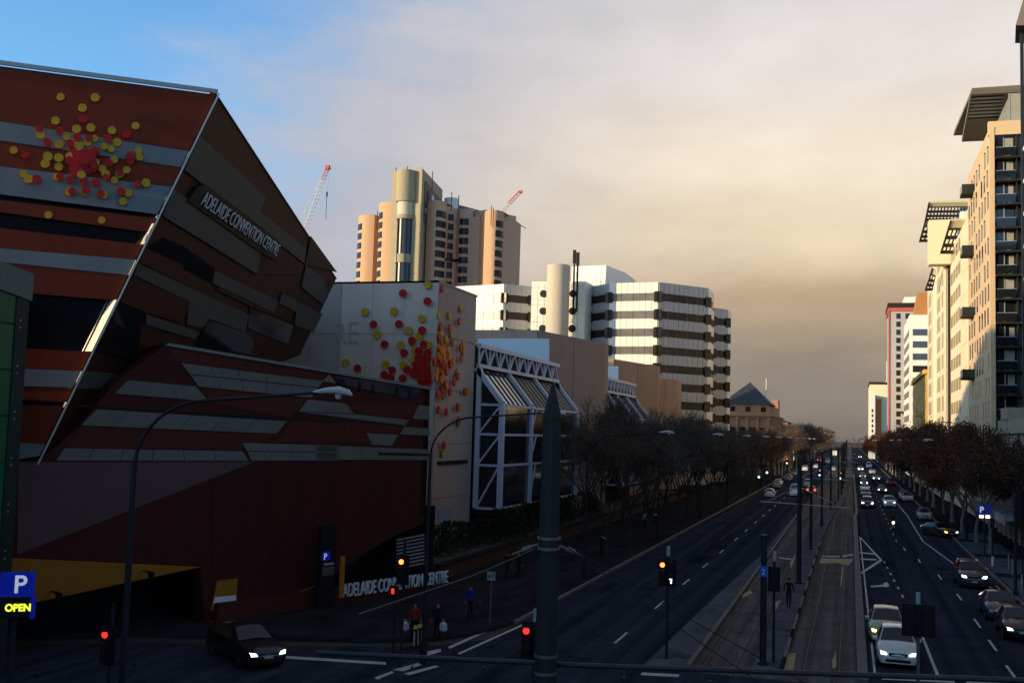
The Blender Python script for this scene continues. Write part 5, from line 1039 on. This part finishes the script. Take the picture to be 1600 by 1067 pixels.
# ------------------------------------------------------------------ vehicles
TYRE = mat('tyre rubber', (.012, .012, .012), .85, var=.1); RIM = mat('alloy rim', (.30, .30, .31), .35, .8, var=.1); CG = mat('car glass', (.010, .014, .022), .05, var=0, spec=.6); PLATEM = mat('number plate', (.45, .45, .42), .5, var=.1); TRIMB = mat('black trim', (.012, .012, .013), .5, var=.1); CHR = mat('chrome', (.5, .5, .5), .2, 1, var=0)
HLON = lampm('headlight on', (1, .95, .85), 14.0); HLOFF = mat('headlight lens', (.35, .36, .37), .1, var=0); HLDIM = lampm('headlight dim', (1, .93, .78), 3.0); TLON = lampm('tail light on', (1, .05, .03), 5.0); TLOFF = mat('tail light lens', (.20, .008, .008), .2, var=0); IND = lampm('indicator', (1, .75, .2), 4)
def paint(n, c): return mat('paint '+n, c, .3, .15, var=.03, coat=.6)
KIND = {  # y, ztop, wtop, zbelt ; wl = half width at waist
 'hatch': dict(L=4.15, W=.86, st=[(-2.07, .55, .50, .55, .62), (-2.02, .70, .66, .68, .76), (-1.75, .84, .74, .78, .84), (-1.05, .98, .76, .90, .86), (-.92, 1.0, .74, .92, .86), (-.10, 1.44, .58, .95, .86), (.7, 1.48, .57, .96, .86), (1.55, 1.40, .55, .98, .85), (1.95, 1.02, .66, .95, .82), (2.05, .80, .66, .80, .78), (2.07, .55, .6, .55, .72)], ws=(4, 5), rw=(7, 8), side=(4, 8)),
 'sedan': dict(L=4.6, W=.89, st=[(-2.3, .52, .52, .52, .64), (-2.24, .68, .70, .66, .78), (-1.95, .80, .78, .76, .87), (-1.1, .95, .79, .88, .89), (-.95, .97, .77, .90, .89), (-.15, 1.40, .58, .93, .89), (.65, 1.43, .57, .94, .89), (1.25, 1.36, .56, .95, .89), (1.85, 1.04, .68, .96, .87), (2.2, 1.0, .70, .93, .83), (2.28, .80, .68, .78, .80), (2.3, .55, .6, .55, .74)], ws=(4, 5), rw=(7, 8), side=(4, 8)),
 'suv': dict(L=4.65, W=.93, st=[(-2.32, .60, .55, .60, .68), (-2.27, .88, .74, .84, .84), (-2.0, 1.02, .80, .94, .91), (-1.15, 1.13, .82, 1.05, .93), (-1.0, 1.15, .80, 1.07, .93), (-.35, 1.63, .64, 1.10, .93), (.8, 1.70, .63, 1.12, .93), (1.9, 1.64, .61, 1.13, .92), (2.2, 1.18, .72, 1.10, .88), (2.3, .95, .72, .92, .84), (2.32, .6, .6, .6, .78)], ws=(4, 5), rw=(7, 8), side=(4, 8)),
 'van': dict(L=5.2, W=.97, st=[(-2.6, .6, .6, .6, .72), (-2.55, .95, .78, .92, .88), (-2.25, 1.12, .84, 1.05, .95), (-1.75, 1.22, .84, 1.12, .97), (-1.65, 1.25, .84, 1.14, .97), (-.95, 1.98, .74, 1.18, .97), (.5, 2.08, .74, 1.2, .97), (2.3, 2.05, .73, 1.2, .97), (2.5, 1.25, .80, 1.15, .95), (2.58, .9, .8, .88, .92), (2.6, .55, .7, .55, .85)], ws=(4, 5), rw=(7, 8), side=(4, 5.9)),
}
def car_parts(kind):
    k = KIND[kind]; st = k['st']; zb = .24; ring = []
    mb = MB()
    for (y, zt, wt, zbt, wl) in st:
        h = [(0, zb), (wl*.9, zb), (wl, zb+.2), (wl*1.005, (zb+zbt)/2+.08), (wl*.975, zbt), (wt, zt), (wt*.5, zt+.035), (0, zt+.045)]
        ring.append([(x, y, z) for x, z in h]+[(-x, y, z) for x, z in h[-2:0:-1]])
    n = len(ring[0]); vs = [p for r in ring for p in r]
    fs = [(i*n+j, i*n+(j+1) % n, (i+1)*n+(j+1) % n, (i+1)*n+j) for i in range(len(ring)-1) for j in range(n)] + [tuple(range(n)), tuple((len(ring)-1)*n+j for j in range(n))]
    mb.add(vs, fs); parts = {'body': mb.mesh('body', True, True, 28)}
    def surf(i, u, v):   # point on upper surface between belt and roof at station i (float), u 0 belt..1 roof
        a = int(math.floor(i)); a = min(a, len(st)-2); t = i-a
        s = [st[a][q]*(1-t)+st[a+1][q]*t for q in range(5)]
        return V((v*(s[4]*.975*(1-u)+s[2]*u), s[0], s[3]*(1-u)+s[1]*u))
    a, b = k['ws']; p = [surf(a, 1, -.95), surf(a, 1, .95), surf(b-.05, 1, .93), surf(b-.05, 1, -.93)]; o = V((0, -.03, .035)); o2 = V((0, 0, .05))
    mid0, mid1 = (p[0]+p[1])/2+o2, (p[3]+p[2])/2+o2
    parts['windscreen'] = MB().add([q_+o for q_ in (p[0], mid0, p[1], p[2], mid1, p[3])], [(0, 1, 4, 5), (1, 2, 3, 4)]).mesh('windscreen', True)
    a, b = k['rw']; p = [surf(a+.08, 1, -.93), surf(a+.08, 1, .93), surf(b-.1, 1, .93), surf(b-.1, 1, -.93)]; o = V((0, .015, .015)); mid0, mid1 = (p[0]+p[1])/2+o2, (p[3]+p[2])/2+o2
    parts['rear_window'] = MB().add([q_+o for q_ in (p[0], mid0, p[1], p[2], mid1, p[3])], [(0, 1, 4, 5), (1, 2, 3, 4)]).mesh('rear_window', True)
    s0, s1 = k['side']; sw = {}
    for sg in (-1, 1):
        idx = [s0+.35, s0+1.0] + [float(q_) for q_ in range(int(s0)+2, int(math.ceil(s1)))]+[s1-.45]
        m2 = MB(); lo = [surf(i, .12, sg)+V((sg*.012, 0, 0)) for i in idx]; hi = [surf(i, .86 if i > s0+.9 else .3, sg)+V((sg*.014, 0, 0)) for i in idx]
        hi[-1] = surf(idx[-1], .8, sg)+V((sg*.014, 0, 0)); nn_ = len(idx)
        m2.add(lo+hi, [(i, i+1, nn_+i+1, nn_+i) for i in range(nn_-1)]); sw[sg] = m2.mesh('side_window', False)
    parts['side'] = sw; parts['k'] = k
    L2 = k['L']/2; W = k['W']; zh = st[1][1]
    hl = {}; tl = {}
    for sg in (-1, 1):
        hl[sg] = MB().prism([(sg*W*.52, -L2-.02, zh-.10), (sg*W*.82, -L2+.03, zh-.10), (sg*W*.85, -L2+.05, zh+.04), (sg*W*.60, -L2+.0, zh+.01)], (0, .22, .0)).mesh('headlight')
        tz = st[-3][1]; tl[sg] = MB().box(sg*W*.72-.14, sg*W*.72+.14, L2-.12, L2-.0, tz-.28, tz-.02).mesh('tail_light')
    parts['hl'] = hl; parts['tl'] = tl
    parts['grille'] = MB().prism([(-W*.42, -L2-.005, zh-.16), (W*.42, -L2-.005, zh-.16), (W*.46, -L2+.03, zh-.02), (-W*.46, -L2+.03, zh-.02)], (0, .05, 0)).mesh('grille')
    parts['bumper_intake'] = MB().box(-W*.6, W*.6, -L2-.01, -L2+.08, .30, .42).mesh('bumper_intake')
    parts['plate'] = MB().box(-.19, .19, -L2-.025, -L2+.02, .46, .56).mesh('number_plate'); parts['rplate'] = MB().box(-.19, .19, L2-.02, L2+.025, .55, .65).mesh('number_plate')
    r = .31 if kind in ('hatch', 'sedan') else .36
    ty = MB(); N_ = 18; prof = [(.62, -.09), (.95, -.10), (1.0, -.06), (1.0, .06), (.95, .10), (.62, .09)]
    vs = [(o_, r*f*math.cos(2*math.pi*j/N_), r*f*math.sin(2*math.pi*j/N_)) for f, o_ in prof for j in range(N_)]
    ty.add(vs, [(i*N_+j, i*N_+(j+1) % N_, ((i+1) % 6)*N_+(j+1) % N_, ((i+1) % 6)*N_+j) for i in range(6) for j in range(N_)])
    parts['tyre'] = ty.mesh('tyre', True); rm = MB().tube([(-.07, 0, 0), (.07, 0, 0)], [r*.6, r*.6], 14)
    for q_ in range(5):
        a = q_*1.2566; rm.bar((.075, 0, 0), (.085, r*.6*math.cos(a), r*.6*math.sin(a)), .05, .02).bar((-.075, 0, 0), (-.085, r*.6*math.cos(a), r*.6*math.sin(a)), .05, .02)
    parts['rim'] = rm.mesh('rim'); parts['r'] = r
    mi = {}
    for sg in (-1, 1): p = surf(4.4, .1, sg); mi[sg] = MB().box(min(p.x, p.x+sg*.2), max(p.x, p.x+sg*.2), p.y-.05, p.y+.08, p.z+.02, p.z+.15).mesh('mirror')
    parts['mirror'] = mi
    arch = {}
    for sg in (-1, 1): arch[sg] = MB().tube([(sg*(W-.10), 0, r), (sg*(W+.004), 0, r)], [r*1.17, r*1.17], 16).mesh('wheel_arch')
    parts['arch'] = arch
    return parts
CP = {k: car_parts(k) for k in KIND}
for k_, c in CP.items():
    for me, m in [(c['windscreen'], CG), (c['rear_window'], CG), (c['side'][1], CG), (c['side'][-1], CG), (c['grille'], TRIMB), (c['bumper_intake'], TRIMB), (c['plate'], PLATEM), (c['rplate'], PLATEM), (c['tyre'], TYRE), (c['rim'], RIM), (c['arch'][1], TRIMB), (c['arch'][-1], TRIMB)]: me.materials.append(m)
def child(me, par, m=None, loc=(0, 0, 0)):
    o = bpy.data.objects.new(me.name.split('.')[0], me); COL.objects.link(o); o.parent = par; o.location = loc
    if m:
        if not me.materials: me.materials.append(None)
        o.material_slots[0].link = 'OBJECT'; o.material_slots[0].material = m
    return o
def car(kind, x, y, col, label, group=None, away=False, rz=0, hl=HLOFF, tl=TLOFF, name='car', one=None):
    """y is the end of the car nearest the camera"""
    c = CP[kind]; k = c['k']; t = thing(name, label, 'car' if kind != 'van' else 'van', (x, y+k['L']/2, 0), group)
    t.rotation_euler.z = (math.pi if away else 0)+rz
    b = child(c['body'], t, col)
    for n_ in ('windscreen', 'rear_window', 'grille', 'bumper_intake', 'plate', 'rplate'): child(c[n_], t)
    for sg in (-1, 1):
        child(c['side'][sg], t); child(c['hl'][sg], t, (one if (one and sg == -1) else hl)); child(c['tl'][sg], t, tl); child(c['mirror'][sg], t, col)
        for yy in (-k['L']*.31, k['L']*.30):
            child(c['arch'][sg], t, None, (0, yy, 0)); w_ = child(c['tyre'], t, None, (sg*(k['W']-.09), yy, c['r'])); w_.name = 'wheel'; child(c['rim'], w_)
    return t
WHT, SIL, BLK, DGR, GRN_, RDP, DBL = paint('white', (.68, .68, .70)), paint('silver', (.34, .35, .37)), paint('black', (.010, .010, .012)), paint('dark grey', (.035, .036, .042)), paint('pale green', (.36, .42, .26)), paint('red', (.30, .02, .015)), paint('dark blue', (.02, .026, .06))
Q1, Q2, PK, AW = 'cars queueing in the turn lane', 'oncoming cars in the through lane', 'cars at the right kerb', 'cars driving away on the left'
w0 = car('hatch', 1.98, 50.9, WHT, 'white hatchback with lit headlights waiting at the stop line', Q1, hl=HLDIM)
car('hatch', 1.72, 56.6, GRN_, 'pale green hatchback waiting right behind the white hatchback', Q1, one=IND)
car('suv', 7.95, 80.8, DGR, 'dark four wheel drive with bright headlights in the right lane', Q2, hl=HLON, rz=.03)
car('sedan', 8.25, 60.4, BLK, 'nearest black sedan at the right picture edge', PK, hl=HLDIM); car('sedan', 8.1, 66.6, DBL, 'dark sedan right behind the nearest black sedan', PK)
for i, (x, y, k_, m, h) in enumerate([(2.3, 167.4, 'suv', BLK, HLON), (2.5, 199, 'sedan', DBL, HLOFF), (2.6, 222, 'sedan', WHT, HLOFF), (2.75, 252, 'hatch', DBL, HLON), (2.9, 299, 'hatch', SIL, HLDIM), (3.0, 376, 'sedan', WHT, HLON)]):
    car(k_, x, y, m, ['black four wheel drive with headlights leading the far turn lane queue', 'dark sedan second in the far turn lane queue', 'white sedan third in the far turn lane queue', 'dark hatchback with headlights fourth in the far turn lane queue', 'silver hatchback fifth in the far turn lane queue', 'white sedan last in the far turn lane queue'][i], Q1, hl=h)
for i, (x, y, k_, m, h) in enumerate([(5.5, 172.2, 'suv', WHT, HLDIM), (5.7, 219.8, 'sedan', DGR, HLON), (6.0, 287, 'sedan', SIL, HLON), (6.1, 345, 'hatch', WHT, HLOFF), (6.2, 420, 'van', WHT, HLOFF), (4.9, 660, 'sedan', DGR, HLON)]):
    car(k_, x, y, m, ['white four wheel drive coming on beside the motorcycle', 'dark sedan with bright headlights behind the white four wheel drive', 'silver sedan with bright headlights far down the through lane', 'small white hatchback far down the through lane', 'white van far down the through lane', 'tiny car with headlights at the far end of the road'][i], Q2, hl=h)
car('sedan', 8.95, 191.5, SIL, 'silver sedan at the right kerb, front of a parked pair', PK); car('hatch', 8.75, 198.6, SIL, 'silver hatchback tucked behind the parked silver sedan', PK); car('hatch', 8.9, 147.4, SIL, 'silver hatchback parked beside a pale tree trunk', PK); car('sedan', 8.6, 262, RDP, 'red sedan parked far along the right kerb', PK)
car('sedan', 8.9, 122.2, DGR, 'dark sedan with lit lamps turning at the right driveway', PK, hl=HLDIM, rz=.5, one=lampm('amber lamp', (1, .4, .08), 9))
car('hatch', -12.8, 185, WHT, 'white small car leaving along the left kerb lane', AW, True); car('sedan', -13.9, 221, SIL, 'silver sedan parked far along the left kerb', AW, True); car('hatch', -14.2, 229, WHT, 'white hatchback parked in front of the far silver sedan', AW, True)
car('van', -9.0, 191.7, WHT, 'pale van driving away beside the first tall tram pole', AW, True, name='van'); car('sedan', -6.75, 201.8, RDP, 'red sedan with glowing tail lights by the tram tracks', AW, True, tl=TLON); car('suv', -8.4, 229.9, SIL, 'silver four wheel drive ahead of the pale van', AW, True)
car('van', -13.0, 487, RDP, 'far red van with glowing tail lights', AW, True, tl=TLON, name='van'); car('sedan', -11.6, 386, WHT, 'far white sedan left of the tram poles', AW, True); car('van', -9.3, 473, WHT, 'far white van left of the tram poles', AW, True, name='van'); car('sedan', -5.4, 361, SIL, 'far silver sedan close to the tram tracks', AW, True); car('suv', -13.6, 348, WHT, 'far white four wheel drive at the left kerb', AW, True); car('sedan', -14.0, 300, DGR, 'dark sedan parked far along the left kerb', AW, True); car('hatch', -13.9, 262, SIL, 'silver hatchback parked far along the left kerb', AW, True)
# white truck at the far end
tk = thing('truck', 'white box truck at the far end of the left lanes', 'truck', (-9.1, 665, 0)); MB().box(-10.3, -7.9, 661, 667, .9, 3.6).build('cargo_box', WHITE, tk); MB().box(-10.2, -8.0, 667.1, 669, .6, 2.6).build('cab', WHITE, tk); [MB().cyl((0, 0), .45, -.15, .15, 10).build('wheel', TYRE, tk) for _ in range(0)]
for x in (-10.1, -8.1):
    for y in (663, 668): MB().tube([(x-.12, y, .45), (x+.12, y, .45)], [.45, .45], 12).build('wheel', TYRE, tk)
ds = car('sedan', -24.0, 38.5, BLK, 'black sedan with headlights coming out of the dark side street', None, rz=.95, hl=HLDIM)
# motorcycle with rider
mc = thing('motorcycle', 'oncoming motorcycle with one bright headlight', 'motorcycle', (4.5, 128.6, 0))
def wheel2(y, r): return MB().tube([(-.06, y, r), (.06, y, r)], [r, r], 18)
MX, MY = 4.5, 128.6
def sh(mb): mb.v = [(x+MX, y+MY, z) for x, y, z in mb.v]; return mb
for y in (.35, 1.75): sh(wheel2(y, .31)).build('wheel', TYRE, mc)
sh(MB().tube([(0, .5, .75), (0, .8, .85), (0, 1.2, .78), (0, 1.9, .85)], [.12, .2, .17, .08], 10)).build('tank_and_seat', BLK, mc, True); sh(MB().bar((-.1, .35, .3), (-.1, .62, .95), .05).bar((.1, .35, .3), (.1, .62, .95), .05)).build('fork', CHR, mc); sh(MB().bar((-.38, .72, 1.05), (.38, .72, 1.05), .04)).build('handlebar', BLK, mc); sh(MB().tube([(0, .42, .88), (0, .55, .9)], [.12, .1], 12)).build('headlight', HLON, mc); sh(MB().box(-.2, .2, .8, 1.35, .32, .68)).build('engine', DGR, mc)
# ------------------------------------------------------------------ people
def body_mesh(pose, seed=0):
    """one skinned figure, 1.74 m, facing -Y, standing on z = 0"""
    vs, es, rad = [], [], []
    def add(p, r, par=None):
        vs.append(p); rad.append(r); i = len(vs)-1
        if par is not None: es.append((par, i))
        return i
    pel = add((0, 0, .95), (.15, .11)); wst = add((0, 0, 1.10), (.135, .10), pel); chs = add((0, .0, 1.30), (.165, .115), wst); shd = add((0, .01, 1.42), (.13, .085), chs); nk = add((0, 0, 1.50), (.058, .058), shd); hd = add((0, -.01, 1.60), (.082, .095), nk); hd2 = add((0, -.005, 1.68), (.078, .09), hd); add((0, 0, 1.735), (.04, .05), hd2)
    ns_ = add((0, -.105, 1.605), (.014, .014), hd)
    walk = pose == 'walk'; carry = pose == 'carry'; sit = pose == 'ride'
    for sg in (-1, 1):
        if sit: hip, kn, an, toe = (sg*.10, 0, .90), (sg*.20, -.38, .80), (sg*.20, -.22, .42), (sg*.20, -.40, .36)
        else:
            f = sg*(.20 if walk else .02); hip = (sg*.095, 0, .90); kn = (sg*.10, -f*.75-.02, .50); an = (sg*.105, -f*1.3+.06, .09+(.05 if walk and sg < 0 else 0)); toe = (sg*.12, an[1]-.17, .045)
        h = add(hip, (.092, .095), pel); k_ = add(kn, (.060, .062), h); cf = add(tuple((a*.6+b*.4) for a, b in zip(kn, an)), (.056, .06), k_); a_ = add(an, (.040, .045), cf); add(toe, (.042, .032), a_)
        s_ = add((sg*.185, .01, 1.40), (.062, .062), shd)
        if sit: el, wr_ = (sg*.30, -.20, 1.20), (sg*.33, -.52, 1.12)
        else: fa = -sg*(.16 if walk else .0); el = (sg*.245, -fa*.6+.03, 1.13); wr_ = (sg*.25, -fa*1.5-(.10 if not carry else .2), .88 if not carry else .98)
        e_ = add(el, (.045, .045), s_); w_ = add(wr_, (.030, .026), e_); d = (V(wr_)-V(el)).normalized(); pm_ = add(tuple(V(wr_)+d*.07), (.034, .020), w_)
        P = V(wr_)+d*.07; side = V((0, -1, 0)); side = (side-d*side.dot(d)).normalized()
        for j in range(4):
            off = side*(.027-.018*j); ln = (.070, .080, .075, .058)[j]; f1 = add(tuple(P+off+d*.035), (.0095, .0095), pm_); f2 = add(tuple(P+off*1.1+d*(.035+ln*.55)+V((-sg*.006, 0, 0))), (.0085, .0085), f1); add(tuple(P+off*1.1+d*(.035+ln)+V((-sg*.022, 0, 0))), (.007, .007), f2)
        t1 = add(tuple(V(wr_)+d*.03+side*.035), (.011, .011), w_); add(tuple(V(wr_)+d*.085+side*.055), (.009, .009), t1)
    me = bpy.data.meshes.new('skel'); me.from_pydata(vs, es, []); ob = bpy.data.objects.new('skel', me); COL.objects.link(ob)
    md = ob.modifiers.new('skin', 'SKIN'); md.use_smooth_shade = True; md.branch_smoothing = .3
    for i, sv in enumerate(me.skin_vertices[0].data): sv.radius = rad[i]; sv.use_root = (i == 0)
    ob.modifiers.new('sub', 'SUBSURF').levels = 1
    bpy.context.view_layer.update(); out = bpy.data.meshes.new_from_object(ob.evaluated_get(bpy.context.evaluated_depsgraph_get())); bpy.data.objects.remove(ob)
    out.name = 'body'; out.materials.clear(); [out.materials.append(None) for _ in range(4)]
    for p in out.polygons:
        c = p.center; z = c.z; hand = (abs(c.x) > .205 and z < (.90 if not carry else 1.0)) if not sit else c.y < -.52
        if sit: p.material_index = 2 if z > 1.5 else 1 if hand else 0
        else: p.material_index = 3 if z < .12 and abs(c.x) < .2 else 1 if (hand or z > 1.49) else 2 if z < .98 and abs(c.x) < .205 else 0
        if z > 1.49 and not sit: p.material_index = 1
        p.use_smooth = True
    return out
HAIRM = MB(); HN = 12
_r = [[(.088*math.sin(a)*math.cos(b), .0+.102*math.sin(a)*math.sin(b), 1.645+.105*math.cos(a)) for b in [2*math.pi*j/HN for j in range(HN)]] for a in (.01, .5, 1.0, 1.45, 1.8)]
HAIRM.add([((x if y > -.02 or z > 1.66 else x*.9), (y if y > -.03 or z > 1.685 else y*.55), z) for r in _r for x, y, z in r], [(i*HN+j, i*HN+(j+1) % HN, (i+1)*HN+(j+1) % HN, (i+1)*HN+j) for i in range(4) for j in range(HN)])
HAIR = HAIRM.mesh('hair', True)
POSES = {p: body_mesh(p) for p in ('walk', 'stand', 'carry', 'ride')}
SKIN = mat('skin', (.30, .17, .12), .6, var=.05); CL = lambda n, c: mat('cloth '+n, c, .85, var=.2, scale=6)
BLKC, NAV, ORG, REDC, BLUC, GRYC, DKH = CL('black', (.008, .008, .010)), CL('navy', (.012, .014, .028)), CL('orange', (.50, .14, .01)), CL('red', (.25, .015, .015)), CL('blue', (.015, .03, .30)), CL('grey', (.09, .09, .10)), CL('dark hair', (.012, .009, .007))
def person(x, y, rz, pose, top, legs, label, z=.13, s=1.0, hair=DKH, group=None):
    t = thing('person', label, 'person', (x, y, z), group); t.rotation_euler.z = rz; t.scale = (s,)*3
    b = bpy.data.objects.new('body', POSES[pose]); COL.objects.link(b); b.parent = t
    for i, m in enumerate((top, SKIN, legs if pose != 'ride' else BLKC, BLKC)): b.material_slots[i].link = 'OBJECT'; b.material_slots[i].material = m
    if pose != 'ride': child(HAIR, t, hair)
    return t
pr_ = person(MX, MY+1.25, 0, 'ride', BLKC, BLKC, 'helmeted rider in black on the motorcycle', z=.02)
sh(MB().tube([(0, 1.25, 1.5), (0, 1.23, 1.56), (0, 1.22, 1.68), (0, 1.24, 1.80), (0, 1.25, 1.84)], [.09, .135, .15, .10, .02], 14)).build('helmet', BLK, pr_).matrix_parent_inverse = Matrix.Translation(pr_.location).inverted()
person(-3.35, 64.8, math.pi-.1, 'walk', BLKC, BLKC, 'person in black walking away along the tram platform', .19)
person(-2.15, 158.6, math.pi, 'stand', ORG, BLKC, 'person in an orange vest standing on the far platform', .19)
pa = person(-18.9, 46.8, .5, 'carry', REDC, BLKC, 'person in a red top carrying a white bag at the left corner'); pb2 = person(-18.0, 47.4, .2, 'carry', BLKC, BLKC, 'person in black carrying a pale bag at the left corner')
def bag(x, y, z, m, lb_): 
    t = thing('bag', lb_, 'bag', (x, y, z)); MB().tube([(x, y, z), (x, y, z+.08), (x, y, z+.34), (x, y, z+.42)], [.12, .19, .17, .06], 10).build('sack', m, t, True); MB().tube([(x-.07, y, z+.4), (x-.04, y, z+.52), (x+.04, y, z+.52), (x+.07, y, z+.4)], .012, 6).build('handle', m, t)
BAGW = CL('pale bag', (.42, .45, .52)); bag(-19.25, 46.55, .62, BAGW, 'white shopping bag held by the person in red'); bag(-17.65, 47.2, .62, BAGW, 'pale blue bag held by the person in black at the corner')
person(-18.6, 53.6, 2.6, 'walk', BLUC, BLKC, 'person in a bright blue jacket walking on the left footpath')
person(-21.5, 69.0, 2.8, 'stand', BLKC, NAV, 'person in dark clothes, left of a pair on the left footpath'); person(-20.9, 69.6, 2.5, 'stand', NAV, BLKC, 'person in dark clothes, right of a pair on the left footpath'); person(-19.9, 74.5, 3.0, 'walk', GRYC, BLKC, 'person in grey walking near the green pole on the left footpath'); person(-18.7, 84.8, 3.1, 'walk', BLKC, BLKC, 'person in black walking under the left trees')
person(-20.2, 112, 0, 'stand', CL('pale top', (.35, .34, .32)), BLKC, 'person in a pale top under the left trees')
person(12.4, 84.6, 3.0, 'walk', BLKC, BLKC, 'person in black walking on the right footpath by the bollards'); person(12.9, 92, .2, 'walk', GRYC, NAV, 'person in grey on the right footpath'); person(13.2, 128, .3, 'stand', NAV, BLKC, 'person in navy under the right awning'); person(13.6, 132, 3.0, 'walk', GRYC, BLKC, 'person in grey walking under the right hand trees')
